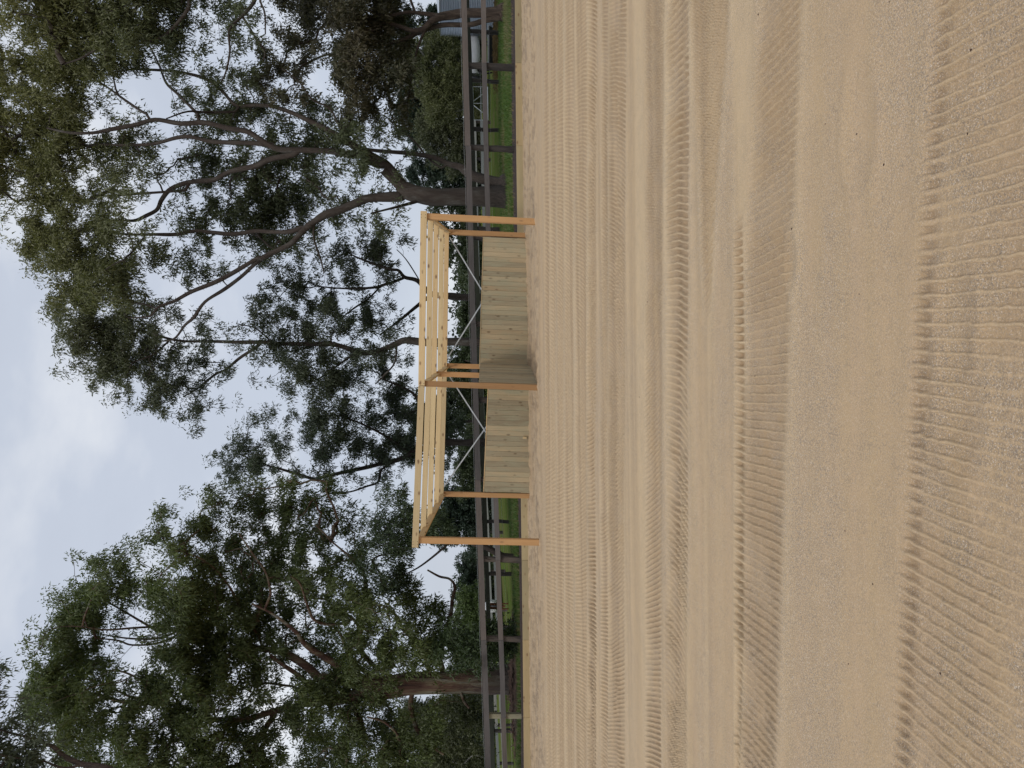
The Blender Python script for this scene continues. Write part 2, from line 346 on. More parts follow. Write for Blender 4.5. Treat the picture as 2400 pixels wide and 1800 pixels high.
def sand(X, Y):
    """relief of the sand and its tints at world X, Y"""
    wx = X + 0.010*(fbm(X*3, Y*3, 3, 5)-.5); wy = Y + 0.03*(fbm(X*1.1, Y*2, 3, 9)-.5)
    Z = 0.010*(fbm(X*0.12, Y*4.5, 4, 21)-.5) * (1+0.25*np.clip(Y-5, 0, 10)) + 0.016*(fbm(X*.8, Y*.8, 3, 22)-.5)
    Z += 0.004*(fbm(X*9, Y*9, 3, 33)-.5)
    pale = np.zeros_like(X); coarse = 0.35+0.5*sstep(0.36, 0.62, fbm(X*0.8, Y*2.6, 5, 41)) ; shade_damp = np.zeros_like(X)  # last tint: painted trough shade, plus darker pits, streaks and flecks
    for k, (fo, fi, pitch, slant, chev, dep, grains, xr, duty) in enumerate(TRF):
        o = fo(wx); i = fi(wx); wdt = np.maximum(o-i, 0.02)
        v = (wy-i)/wdt                                    # 0 near edge .. 1 far edge
        em = 0.05/np.maximum(wdt, .2)+0.03
        m = sstep(-em, em, v)*sstep(1+em, 1-em, v)
        if xr: m = m*sstep(xr[0]-.15, xr[0]+.15, X)*sstep(xr[1]+.15, xr[1]-.15, X)
        if not m.any(): continue
        vv = np.abs(v-0.5) if chev else v
        ph = (X - .076*Y + (slant*v + chev*vv*1.6)*wdt)/pitch + 0.5*(fbm(X*1.3, Y*1.3, 2, 60+k)-.5) + 0.20*(fbm(X*30, Y*30, 2, 160+k)-.5)
        fr = np.abs((ph % 1.0)-0.5)*2                     # 0 at the crest of a bar .. 1 between bars
        bw = 0.11 if k < 3 else 0.15; bar = sstep(duty+bw, duty-bw, fr)
        worn = (0.25 if k else .1)+0.75*sstep(0.34, 0.6, fbm(X*3.2, Y*3.2, 4, 80+k))
        if k == 3: worn = 0.5+.5*worn
        if k == 0: worn = worn*(.45+.8*fbm(X*14, Y*9, 3, 180)); 
        Z += m*(dep*(1.3 if k > 8 else 2.0 if k > 5 else 2.0 if k > 2 else 1.35)*(bar*worn-0.7)) + m*0.006*(fbm(X*42, Y*42, 2, 190+k)-.5)
        rim = np.exp(-((v-1.02)/(em*1.3))**2) + np.exp(-((v+0.02)/(em*1.3))**2)
        Z += 0.008*rim*(.5+fbm(X*1.1, Y*1.1, 3, 300+k))*(1 if not xr else sstep(xr[0]-.15, xr[0]+.15, X)*sstep(xr[1]+.15, xr[1]-.15, X))
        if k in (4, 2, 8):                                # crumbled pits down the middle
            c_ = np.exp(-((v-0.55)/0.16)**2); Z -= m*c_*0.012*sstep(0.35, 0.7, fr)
            shade_damp += m*c_*0.45*sstep(0.5, 0.8, fr)
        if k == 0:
            Z -= 0.012*np.exp(-((v-0.97)*wdt/0.04)**2)*sstep(0.35, .65, fr); shade_damp += 0.5*np.exp(-((v-0.965)*wdt/0.03)**2)*sstep(0.35, .7, fr)
        pale += 0.45*rim*(0 if k == 0 else 1)
        coarse = coarse*(1-m) + m*grains*(1-.65*bar)*(0.45+0.55*sstep(0.35, 0.65, fbm(X*7, Y*7, 3, 90+k)))
        pale += m*bar*worn*0.40; shade_damp += m*(1-bar)*(0.42 if k else .25)  # shade between the tread bars is painted into the tint
    # smooth pale bands pressed by the tyre walls
    for a, b_, s_ in (((1470, 1463, 1462), (1511, 1516, 1516), 0.45), ((1713, 1738, 1736), (1772, 1742, 1740), 0.9), ((1655, 1652, 1650), (1700, 1665, 1664), 0.55), ((1622, 1620, 1612), (1640, 1632, 1625), 0.2)):
        o, i = edge_fn(a)(wx), edge_fn(b_)(wx); m = sstep(i-.03, i+.03, wy)*sstep(o+.03, o-.03, wy)
        pale = np.maximum(pale, m*s_*.7); coarse = coarse*(1-m*0.35); 
    st = fbm(X*0.10, Y*7.0, 4, 130); pale += 0.35*sstep(0.5, .72, st)*sstep(3.6, 5, Y); shade_damp += 0.30*sstep(0.52, 0.30, st)*sstep(3.6, 5, Y)
    # trampled strip by the edging and the shelter
    tm = sstep(14.6, 16.2, Y); hf = fbm(X*4.5, Y*2.6, 3, 150, .7)
    Z += tm*0.075*(hf-.5); shade_damp += tm*0.8*sstep(0.46, 0.36, hf)
    for px_, py_ in FEET:
        q = np.hypot(X-px_, Y-py_); Z += 0.045*np.exp(-(q/0.16)**2)*(.6+.8*fbm(X*6, Y*6, 2, 401)); shade_damp += 0.5*np.exp(-((q-.22)/.09)**2)
    Z += 0.05*np.exp(-((Y-18.62)/.22)**2)*sstep(-3.2, -2.9, X)*sstep(4.1, 3.8, X)*(.3+fbm(X*1.6, Y*0, 3, 402))
    # two foot scuffs
    for sx, sy_, r_ in ((0.62, 3.28, .06), (1.02, 2.68, 0.10), (-.02, 2.14, .09), (0.25, 2.16, .08)):
        q = ((X-sx)/(r_*2.0))**2+((Y-sy_)/r_)**2; Z += -0.014*np.exp(-q)+0.007*np.exp(-(q-1.8)**2)
    far = sstep(EDGE+0.2, EDGE-0.3, Y)
    return Z*far, np.clip(pale, 0, 1), np.clip(coarse+.12, 0, 1), np.clip(shade_damp, 0, 1)
def sand_sheet():
    half = 0.60
    ti = np.linspace(-half, half, 830); to = half*np.exp(np.linspace(0, 3.2, 46))[1:]
    t = np.concatenate([-to[::-1], ti, to])
    v = np.linspace(0, 1, 520); vmin, vmax = 1.5/EDGE, 1.5/1.85
    yn = 1.5/(vmin+(vmax-vmin)*v)[::-1]                    # near .. far ordered small->large
    yn = np.sort(yn); yb = np.array([-18, -8, -4, -2, -1, -.3, .2, .6, .9, 1.2, 1.4, 1.55, 1.65, 1.75])
    ys = np.concatenate([yb, yn])
    T, Yg = np.meshgrid(t, ys); X = T*np.maximum(Yg, 1.6)
    Z, pa, cs, shd = sand(X, Yg); Z = Z + arena_z(X, Yg)
    V = np.stack([X, Yg, Z], -1).reshape(-1, 3); C = np.stack([pa, cs, shd], -1).reshape(-1, 3)
    nx = len(t); ny = len(ys); a = (np.arange(ny-1)[:, None]*nx+np.arange(nx-1)[None]).ravel()
    F = np.stack([a, a+1, a+nx+1, a+nx], -1)
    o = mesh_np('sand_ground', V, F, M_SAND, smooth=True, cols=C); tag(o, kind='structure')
    o['label'] = 'tan sand of the riding arena printed with tyre tracks'
sand_sheet()

# paddock ground beyond the edging, out to the horizon
def ground_sheet():
    ys = np.concatenate([np.array([EDGE+0.06]), EDGE+0.06+np.exp(np.linspace(math.log(.25), math.log(480), 90))])
    xs = np.concatenate([-np.exp(np.linspace(math.log(500), math.log(31), 20)), np.linspace(-30, 30, 220), np.exp(np.linspace(math.log(31), math.log(500), 20))])
    X, Y = np.meshgrid(xs, ys); Z = grass_z(X, Y) + 0.07*(fbm(X*.7, Y*.7, 4, 3)-.5)*sstep(EDGE+.3, EDGE+2, Y)
    V = np.stack([X, Y, Z], -1).reshape(-1, 3); nx = len(xs); a = (np.arange(len(ys)-1)[:, None]*nx+np.arange(nx-1)[None]).ravel()
    o = mesh_np('paddock_ground', V, np.stack([a, a+1, a+nx+1, a+nx], -1), M_SOIL, smooth=True); tag(o, 'green paddock ground beyond the arena edging', kind='structure')
ground_sheet()

def dark_soil_strip():
    xs = np.linspace(-16, 16, 500); rows = []
    for k, yy in enumerate((0.062, 0.2, 0.45, 0.7, 0.95)):
        y = EDGE+0.062+(yy-.062)*(0.55+1.05*sstep(-8, 8, xs)) + (0.10*(fbm(xs*1.5, xs*0+3, 3, 11)-.5) if k == 4 else 0)
        z = grass_z(xs, y) + (0.0, 0.03, 0.05, 0.045, 0.006)[k] + 0.04*(fbm(xs*6, xs*0+k*3., 3, 12+k)-.5)*(k > 0)
        rows.append(np.stack([xs, y+0*xs, z], -1))
    V = np.concatenate(rows); n = len(xs); a = (np.arange(4)[:, None]*n+np.arange(n-1)[None]).ravel()
    o = mesh_np('soil_strip', V, np.stack([a, a+1, a+n+1, a+n], -1), M_MULCH, smooth=True); tag(o, 'dark bare soil strip behind the timber edging', kind='structure')
dark_soil_strip()

# grass blades
def blades(n, fx, fy, h, w, cols, name, label, lim=None):
    x = fx(n); y = fy(n); 
    if lim is not None: keep = lim(x, y); x, y = x[keep], y[keep]; n = len(x)
    z = grass_z(x, y)+0.07*(fbm(x*.7, y*.7, 4, 3)-.5)*sstep(EDGE+.3, EDGE+2, y)
    p = np.stack([x, y, z-.01], -1); a = rng.uniform(0, 2*np.pi, n); hh = h*rng.uniform(.4, 1.3, n)*(0.6+0.8*fbm(x*1.2, y*1.2, 3, 77))
    side = np.stack([np.cos(a), np.sin(a), 0*a], -1)*w; lean = np.stack([rng.normal(0, .35, n)*hh, rng.normal(0, .35, n)*hh, hh], -1)
    V = np.stack([p-side, p+side, p+lean], 1).reshape(-1, 3); F = np.arange(3*n).reshape(-1, 3)
    ci = rng.random(n); c = cols(x, y, ci); o = mesh_np(name, V, F, M_LEAF, cols=np.repeat(c, 3, 0)); tag(o, label, 'grass', kind='stuff'); return o
def gcol(x, y, r_):
    dry = sstep(0.5, 0.66, fbm(x*.35, y*.9, 4, 51))*sstep(21, 24, y)
    g = np.array([0.045, 0.10, 0.016]); g2 = np.array([0.11, 0.165, 0.04]); d = np.array([0.20, 0.17, 0.09])
    c = g*(1-r_[:, None])+g2*r_[:, None]; m = np.clip(dry*.8+(r_ > .94)*.5, 0, 1)[:, None]; return c*(1-m)+d*m
blades(90000, lambda n: rng.uniform(-17, 17, n), lambda n: EDGE+.85+(rng.random(n)**1.6)*9, 0.11, 0.011, gcol, 'grass', 'short green grass along the fence behind the arena edging', lim=lambda x, y: y > EDGE+.12+.93*(0.55+1.05*sstep(-8, 8, x))+.25*(vnoise(x*4, y*4, 6)-.5))
blades(2500, lambda n: rng.uniform(-14, 14, n), lambda n: EDGE+.3+rng.random(n)*.8, 0.16, 0.008, lambda x, y, r_: np.array([[.2, .16, .08]])*(.6+.8*r_[:, None]), 'dry_grass', 'straw coloured dry stalks over the dark soil strip')

# ------------------------------------------------------------------ arena edging sleepers
edging = empty('timber_edging', (0, EDGE, 0), 'low wall of pale treated sleepers holding the far edge of the sand', 'edging')
jx = sorted([base_on(py, EDGE).x for py in (-700, -440, -240, -45, 148, 342, 560, 759, 937, 1125, 1313, 1500, 1682, 1870, 2060, 2250, 2450)])
for a_, b_ in zip(jx[:-1], jx[1:]):
    za, zb = float(arena_z(a_, EDGE)), float(arena_z(b_, EDGE))
    p0 = Vector((a_+.003, EDGE+0.02+random.uniform(-.004, .004), za+0.075)); p1 = Vector((b_-.003, EDGE+0.02+random.uniform(-.004, .004), zb+0.075))
    timber('sleeper', p0, p1, 0.20, 0.05, M_SLEEPER, edging, bevel=0.004)

def debris():
    n = 40; t = rng.uniform(-.6, .6, n); y = 1.5/rng.uniform(1.5/19, 1.5/2.0, n); x = t*y
    z = sand(x, y)[0]+arena_z(x, y); r = rng.uniform(.0015, .004, n)*(1+y/9)
    dirs = np.array([[1, 0, 0], [0, 1, 0], [-1, 0, 0], [0, -1, 0], [0, 0, .7], [0, 0, -.5]]); tri = np.array([[0, 1, 4], [1, 2, 4], [2, 3, 4], [3, 0, 4], [1, 0, 5], [2, 1, 5], [3, 2, 5], [0, 3, 5]])
    V = np.stack([x, y, z], -1)[:, None]+dirs[None]*r[:, None, None]*rng.uniform(.5, 1.6, (n, 6, 1)); F = (tri[None]+6*np.arange(n)[:, None, None]).reshape(-1, 3)
    o = mesh_np('sand_debris', V.reshape(-1, 3), F, M_LITTER); tag(o, 'tiny dark clods and bark crumbs scattered on the sand', 'debris', kind='stuff')
debris()

# ------------------------------------------------------------------ first fence (weathered grey rails, dark split posts)
FD = EDGE+0.32
fence = empty('rail_fence', (0, FD, 0), 'two rail fence of grey weathered boards on rough dark posts along the arena', 'fence')
def rail_line(pairs, d):
    ys_ = np.array([p[0] for p in pairs]); xs_ = np.array([p[1] for p in pairs])
    c = np.polyfit(ys_, xs_, 2)
    return lambda py: W(float(np.polyval(c, min(max(py, -300), 2150)) + (0.03*(py-min(max(py, -300), 2150)))), py, d)
top = rail_line([(0, 1087), (300, 1094.5), (500, 1099), (900, 1115), (1300, 1126), (1800, 1144)], FD-0.06)
low = rail_line([(0, 1132), (300, 1138), (500, 1144), (1300, 1166.5), (1800, 1185)], FD-0.06)
PP = [-440, -240, -45, 148, 342, 554, 759, 937, 1125, 1313, 1500, 1682, 1870, 2060, 2250]
for li, f in enumerate((top, low)):
    off = 0
    for k in range(off, len(PP)-2, 2 if li == 0 else 1):
        k2 = min(k+(2 if li == 0 else 1), len(PP)-1)
        n_ = 4; 
        a_, b_ = f(PP[k]), f(PP[k2]); dx = (b_-a_).normalized()*0.003; dz = Vector((0, 0, random.uniform(-.014, .014)))
        timber('rail', a_+dx+dz, b_-dx, 0.155 if li == 0 else 0.135, 0.032, M_RAIL, fence, jag=0.004, segs=6, bevel=0)
wtop = []
for k, py in enumerate(PP):
    t_ = top(py); g = float(grass_z(t_.x, FD)); lp = (py in (1682,))
    m = MB(); n_ = 9; z0, z1 = g-0.3, t_.z+0.07; rr = random.Random(k)
    segs = 8; r0 = 0.085 if not lp else 0.082
    for i in range(segs+1):
        zz = z0+(z1-z0)*i/segs
        for j in range(n_):
            an = 2*math.pi*j/n_; 
            if lp: q = max(abs(math.cos(an)), abs(math.sin(an))); rj = r0/q*0.9
            else: rj = r0*(1+rr.uniform(-.16, .16))*(1.1-.15*i/segs)
            m.v.append((t_.x+math.cos(an)*rj, FD+0.06+math.sin(an)*rj, zz))
    for i in range(segs):
        for j in range(n_):
            j2 = (j+1) % n_; m.f.append((i*n_+j, i*n_+j2, (i+1)*n_+j2, (i+1)*n_+j))
    m.f.append(tuple(segs*n_+j for j in range(n_)))
    o = m.build('post', M_LPOST if lp else M_DPOST, fence); o.data.transform(Matrix.Translation((0, -FD, 0)))
    if lp: o['label'] = 'squared grey green post'
    wtop.append(Vector((t_.x, FD, z1+0.035)))
    ins = MB(); ins.tube([(t_.x, FD, z1-0.02), (t_.x, FD, z1+0.05)], [0.012, 0.010], 6)
    io = ins.build('wire_insulator', M_BLACK, fence); io.data.transform(Matrix.Translation((0, -FD, 0)))
m = MB()
for a_, b_ in zip(wtop[:-1], wtop[1:]):
    m.tube([a_, a_.lerp(b_, .5)-Vector((0, 0, .012)), b_], [0.0035]*3, 4, False)
o = m.build('wire', M_WIRE, fence); o.data.transform(Matrix.Translation((0, -FD, 0)))

# second fence: dark mossy rail and black posts
D2 = 30.0
f2 = empty('dark_rail_fence', (0, D2, 0), 'dark mossy single rail fence with black posts behind the grey rail fence', 'fence')
r2 = rail_line([(0, 1097), (150, 1101), (300, 1105), (500, 1113), (900, 1126), (1300, 1141), (1500, 1147), (1760, 1153)], D2)
P2 = [-270, -160, -45, 72, 187, 302, 418, 535, 651, 769, 886, 1003, 1118, 1222, 1345, 1470, 1592, 1714, 1836, 1960, 2080]
for k in range(0, len(P2)-1, 2):
    a_, b_ = r2(P2[k]), r2(P2[min(k+2, len(P2)-1)])
    timber('rail', a_+Vector((.01, -.06, 0)), b_+Vector((-.01, -.06, 0)), 0.17, 0.04, M_BLACKRAIL, f2, jag=0.01, segs=4, bevel=0)
for k, py in enumerate(P2):
    t_ = r2(py); g = float(grass_z(t_.x, D2))
    m = MB(); rr = random.Random(50+k); pts = [(t_.x+rr.uniform(-.02, .02), 0.04, g-.2+(t_.z+.08-g+.2)*i/4) for i in range(5)]
    m.tube(pts, [0.085*rr.uniform(.85, 1.15) for _ in pts], 7); m.build('post', M_DPOST, f2)
for s_ in (0.33, 0.66):
    m = MB()
    for k in range(len(P2)-1):
        a_, b_ = r2(P2[k]), r2(P2[k+1]); ga, gb = float(grass_z(a_.x, D2)), float(grass_z(b_.x, D2))
        m.tube([(a_.x, -.03, ga+(a_.z-ga)*s_), (b_.x, -.03, gb+(b_.z-gb)*s_)], [.004, .004], 4, False)
    m.build('wire', M_WIRE, f2)

# third fence: silvered rails, far, with a steel gate
D3 = 42.0
f3 = empty('silvered_rail_fence', (0, D3, 0), 'far fence of silvery grey rails across the paddock', 'fence')
r3a = rail_line([(280, 1111), (340, 1113.5), (500, 1118), (900, 1130), (1300, 1144), (1600, 1158), (1760, 1167)], D3)
r3b = rail_line([(280, 1127), (340, 1130), (500, 1135), (900, 1146), (1300, 1158), (1600, 1170), (1760, 1180)], D3)
P3 = [284, 372, 460, 548, 636, 724, 812, 900, 988, 1076, 1164, 1247, 1338, 1430, 1520, 1610, 1700, 1790, 1880]
for f in (r3a, r3b):
    for k in range(0, len(P3)-1, 2):
        a_, b_ = f(P3[k]), f(P3[min(k+2, len(P3)-1)])
        timber('rail', a_+Vector((0.01, -.08, 0)), b_+Vector((-.01, -.08, 0)), 0.16, 0.05, M_PALERAIL, f3, jag=0.012, segs=4, bevel=0)
for k, py in enumerate(P3):
    t_ = r3a(py); g = float(grass_z(t_.x, D3)); m = MB(); rr = random.Random(90+k)
    m.tube([(t_.x+rr.uniform(-.02, .02), 0.03, g-.2+(t_.z+.1-g+.2)*i/3) for i in range(4)], [0.095*rr.uniform(.8, 1.2) for _ in range(4)], 7); m.build('post', M_DPOST, f3)
# gate
gp0, gp1 = W(1110, 281, D3-.3), W(1108, 203, D3-.3); gb0, gb1 = W(1128, 281, D3-.3), W(1127, 203, D3-.3)
gate = empty('steel_gate', gb0, 'galvanised tube gate hung beside the silvered rail fence', 'gate')
g0 = Vector(gb0); loc = lambda p: Vector(p)-g0
mg = MB(); dz = Vector((0, 0, -(gp0.z-gb0.z)*.9))
mg.tube([loc(gb0)+dz, loc(gp0), loc(gp1), loc(gb1)+dz, loc(gb0)+dz], [.035]*5, 6, False); mg.build('gate_frame', M_GALV, gate)
for t_ in (0.0, 0.5):
    m = MB(); m.tube([loc(gb0)+dz*t_, loc(gb1)+dz*t_], [.022, .022], 6); m.build('gate_rail', M_GALV, gate)
for (u0, u1) in ((0.1, .45), (.9, .55)):
    m = MB(); m.tube([loc(gb0).lerp(loc(gb1), u0)+dz, loc(gp0).lerp(loc(gp1), u1)], [.022, .022], 6); m.build('gate_brace', M_GALV, gate)
m = MB(); m.tube([loc(gb0).lerp(loc(gb1), .5)+dz, loc(gp0).lerp(loc(gp1), .5)], [.02, .02], 6); m.build('gate_stile', M_GALV, gate)

# ------------------------------------------------------------------ the timber shelter frame
DF, DR = 15.64, 18.9
sh = empty('timber_shelter', (0, 17.2, 0), 'unroofed pine shelter frame with two bays and waist high board walls', 'shelter')
def post_px(ptop, pbot, d, w, name='post', t=None):
    b = W(pbot[0], pbot[1], d); tp = W(ptop[0], ptop[1], d)
    return timber(name, Vector((b.x, d, b.z-0.25)), Vector((tp.x*.5+b.x*.5, d, tp.z)), w, t or w, M_POST, sh)
post_px((990, 507), (1253, 520), DF, 0.125); post_px((983, 898), (1262.7, 908.8), DF, 0.125); post_px((972, 1265.5), (1265.5, 1270.6), DF, 0.13)
rr_ = post_px((1038, 543.5), (1236, 552.5), DR, 0.125); post_px((1030, 858.5), (1236, 862), DR, 0.125); post_px((1021, 1157.5), (1243.5, 1162), DR, 0.125)
DM = (DF+DR)/2+.1
post_px((1012, 876), (1247, 884), DM, 0.125)
# roof line: front beam + four purlins, each a pair of boards butted over the centre rafter
def P(px, py, d): return W(px, py, d)
rows = [((993.2, 495), (988, 904), (973, 1283), DF-0.09, 0.135, 'front_beam'),
        ((1009, 516), (1004.5, 894), (992, 1243), DF+0.70, 0.120, 'purlin'),
        ((1022.5, 525), (1017, 888), (1007, 1221), DF+1.58, 0.120, 'purlin'),
        ((1035.2, 535), (1031, 880), (1022, 1192), DF+2.42, 0.120, 'purlin'),
        ((1047, 544), (1042, 872), (1034, 1166), DR-0.09, 0.118, 'rear_beam')]
for k, (a_, c_, e_, d, w, nm) in enumerate(rows):
    A, C_, E = P(*a_, d), P(*c_, d), P(*e_, d)
    g = Vector((0.004, 0, 0))
    timber(nm, A, C_+g, w, 0.045, M_BEAM, sh); timber(nm, C_-g, E, w, 0.045, M_BEAM, sh)
# rafters under the purlin ends
def rafter(pf, pr, w=0.13, t=0.045, off=0):
    a_ = P(pf[0], pf[1], DF+0.03); b_ = P(pr[0], pr[1], DR-.02)
    timber('rafter', a_, b_, w, t, M_BEAM, sh, up=(1, 0, 0))
rafter((1003, 507.5), (1052, 545)); rafter((996, 897), (1046, 861)); rafter((985, 1262), (1038, 1158))
# board walls: vertical boards, every board a part
def board_wall(p0, p1, n, t=0.022, side=(0, 1, 0)):
    """p0,p1 = (top point, bottom point) of each end"""
    (T0, B0), (T1, B1) = p0, p1; cuts = [0]
    for i in range(n): cuts.append(cuts[-1]+random.choice((1, 1, 1, 1.02)))
    cuts = [c_/cuts[-1] for c_ in cuts]
    ln = (Vector(B1)-Vector(B0)).length
    for i in range(n):
        u = (cuts[i]+cuts[i+1])/2; w = (cuts[i+1]-cuts[i])*ln-0.004
        tp = T0.lerp(T1, u); bt = B0.lerp(B1, u); prx = random.uniform(-.004, .004)
        sv = Vector(side)*prx
        timber('board', Vector((bt.x, bt.y, bt.z-.12))+sv, Vector((bt.x, bt.y, tp.z+random.uniform(-.003, .003)))+sv, w, t, M_BOARD, sh, up=side, bevel=0.002)
def wcol(pt, pb, d):
    b = W(pb[0], pb[1], d); a_ = W(pt[0], pt[1], d); return Vector((b.x, d, a_.z)), Vector((b.x, d, b.z))
DW = DR-0.13
rw0, rw1 = wcol((1134, 556.5), (1236, 560), DW), wcol((1125, 861), (1239, 866), DW)
board_wall(rw0, rw1, 27)
lw0, lw1 = wcol((1146, 888), (1241, 892), DW), wcol((1134.5, 1152), (1243.5, 1155), DW)
board_wall(lw0, lw1, 22)
# capping strips along the cut tops
for (a_, b_) in ((rw0, rw1), (lw0, lw1)):
    timber('capping_strip', a_[0]+Vector((0, .012, .012)), b_[0]+Vector((0, .012, .012)), 0.02, 0.06, M_BEAM, sh)
pc = W(1262.7, 908.8, DF); pr_ = W(1236, 862, DR)
pt0 = W(1122, 897, DF+.12); pt1 = W(1125, 862, DR-.15)
B0 = Vector((pc.x+.075, DF+0.09, pc.z)); B1 = Vector((pr_.x+.075, DR-.16, pr_.z)); T0 = Vector((B0.x, B0.y, pt0.z)); T1 = Vector((B1.x, B1.y, pt1.z))
board_wall((T0, B0), (T1, B1), 25, side=tuple(((B1-B0).normalized().cross(Vector((0, 0, 1))))[:]))
# steel strap cross braces in the rear bays
def strap(pa, pb, d):
    a_, b_ = W(*pa, d), W(*pb, d); o = timber('brace_strap', a_, b_, 0.032, 0.004, M_STRAP, sh, bevel=0)
    for u in (.25, .5, .75):
        q = a_.lerp(b_, u)
        m = MB(); m.tube([q-Vector((0, .012, 0)), q+Vector((0, .004, 0))], [.012, .012], 6)
        bo = m.build('bolt', M_GALV, sh); bo.data.transform(Matrix.Translation(-Vector(sh.location)))
x_ = DR+.07
strap((1054, 556), (1215, 822), x_); strap((1047, 842), (1220, 566), x_+.012)
strap((1052, 880), (1222, 1142), x_); strap((1030, 1155), (1225, 880), x_+.012)
# nail and bolt heads over the beam ends
for (px, py, d) in ((987, 503, DF), (997, 503, DF), (987, 509, DF), (997, 510, DF), (983, 899, DF), (993, 899, DF), (983, 907, DF), (993, 907, DF), (968, 1270, DF), (978, 1270, DF), (968, 1276, DF), (978, 1276, DF), (1244, 518, DF), (990, 640, DF), (979, 1080, DF)):
    q = W(px, py, d-0.118 if px < 1200 else d-.065); m = MB(); m.tube([q, q+Vector((0, .006, 0))], [.007, .007], 6)
    o = m.build('nail_head', M_NAIL, sh); o.data.transform(Matrix.Translation(-Vector(sh.location)))
# short offcut block on the left wall
q = W(1230, 1026, DW-.03); timber('offcut_block', q+Vector((0, 0, -.05)), q+Vector((0, 0, .05)), .06, .035, M_BEAM, sh)

# ------------------------------------------------------------------ trees
def catmull(P_, n=6):
    P_ = np.array(P_, float); Q = np.vstack([2*P_[0]-P_[1], P_, 2*P_[-1]-P_[-2]]); out = []
    for i in range(1, len(Q)-2):
        for t in np.arange(n)/n:
            out.append(0.5*((2*Q[i])+(-Q[i-1]+Q[i+1])*t+(2*Q[i-1]-5*Q[i]+4*Q[i+1]-Q[i+2])*t*t+(-Q[i-1]+3*Q[i]-3*Q[i+1]+Q[i+2])*t**3))
    out.append(Q[-2]); return np.array(out)
def limb_world(pts, d, z_seed, spread):
    """pts: (px,py,rpx) -> world points + radius; limbs swing in depth away from the trunk"""
    pts = np.array(pts, float)
    if pts[0][0] > 1170 and pts[0][2] > 11: pts = np.vstack([[pts[0][0]+45, pts[0][1]+1, pts[0][2]*1.15], pts])
    S = catmull(pts, 5); n = len(S); out = []
    r_ = np.random.default_rng(z_seed); sw = r_.uniform(-1, 1)*spread
    for i, (px, py, r) in enumerate(S):
        u = i/(n-1); dd = d + sw*u**1.3 + 0.08*math.sin(u*9+z_seed)
        p = W(px, py, dd); out.append((p.x, p.y, p.z, max(r*(1 if r > 18 else .78 if r > 11 else .70), 1.0)*dd/FPX))
    return np.array(out)
def tubes_np(chains, name, mat, parent, smooth=True):
    """chains: list of (n,4) arrays; all joined in one part"""
    VS = []; FS = []; base = 0
    for ch in chains:
        n = len(ch); rmax = ch[:, 3].max(); k = 14 if rmax > .25 else 10 if rmax > .08 else 6 if rmax > .03 else 4 if rmax > 0.012 else 3
        Pn = ch[:, :3]; T = np.gradient(Pn, axis=0); T /= np.linalg.norm(T, axis=1, keepdims=True)+1e-9
        ref = np.array([0.31, 0.92, 0.23]); A = np.cross(T, ref); A /= np.linalg.norm(A, axis=1, keepdims=True)+1e-9; B = np.cross(T, A)
        an = 2*np.pi*np.arange(k)/k
        rad = ch[:, 3][:, None]*np.ones(k)
        if rmax > .06: rad = rad*(1+0.13*(vnoise(np.arange(k)[None]*1.3+n, ch[:, 2][:, None]*1.6+n, 5)-.5)*2)
        V = Pn[:, None]+(A[:, None]*np.cos(an)[None, :, None]+B[:, None]*np.sin(an)[None, :, None])*rad[..., None]
        i = np.arange(n-1)[:, None]*k; j = np.arange(k)[None]; j2 = (j+1) % k
        F = np.stack([i+j, i+j2, i+k+j2, i+k+j], -1).reshape(-1, 4)+base
        VS.append(V.reshape(-1, 3)); FS.append(F); base += n*k
    return mesh_np(name, np.concatenate(VS)-np.array(parent.location), np.concatenate(FS), mat, parent, smooth=smooth)
def foliage(centers, rads, nleaf, size, cols, name, parent, droop=0.55, width=0.16, mat=None):
    """leaves scattered about sub-cluster centres; every leaf a small folded blade"""
    K = len(centers); idx = np.repeat(np.arange(K), nleaf); n = len(idx)
    g = rng.normal(0, 1, (n, 3)); g /= np.linalg.norm(g, axis=1, keepdims=True); g *= (rng.random((n, 1))**0.45)
    pos = centers[idx]+g*rads[idx][:, None]*np.array([1, 1, .75])
    dr = rng.normal(0, 1, (n, 3)); dr /= np.linalg.norm(dr, axis=1, keepdims=True); dr = dr*(1-droop)+np.array([0.12, 0, -1])*droop+g*0.35
    dr /= np.linalg.norm(dr, axis=1, keepdims=True)
    sd_ = np.cross(dr, rng.normal(0, 1, (n, 3))); sd_ /= np.linalg.norm(sd_, axis=1, keepdims=True)
    ln = size*rng.uniform(.6, 1.3, n)[:, None]; wd = ln*width
    V = np.stack([pos-sd_*wd, pos+dr*ln, pos+sd_*wd+dr*ln*.12], 1).reshape(-1, 3)
    F = np.arange(3*n).reshape(-1, 3)
    c = cols[idx]*rng.uniform(.85, 1.6, (n, 1)); c = np.clip(c, 0.004, 1)
    return mesh_np(name, V-np.array(parent.location), F, mat or M_LEAF, parent, cols=np.repeat(c, 3, 0))
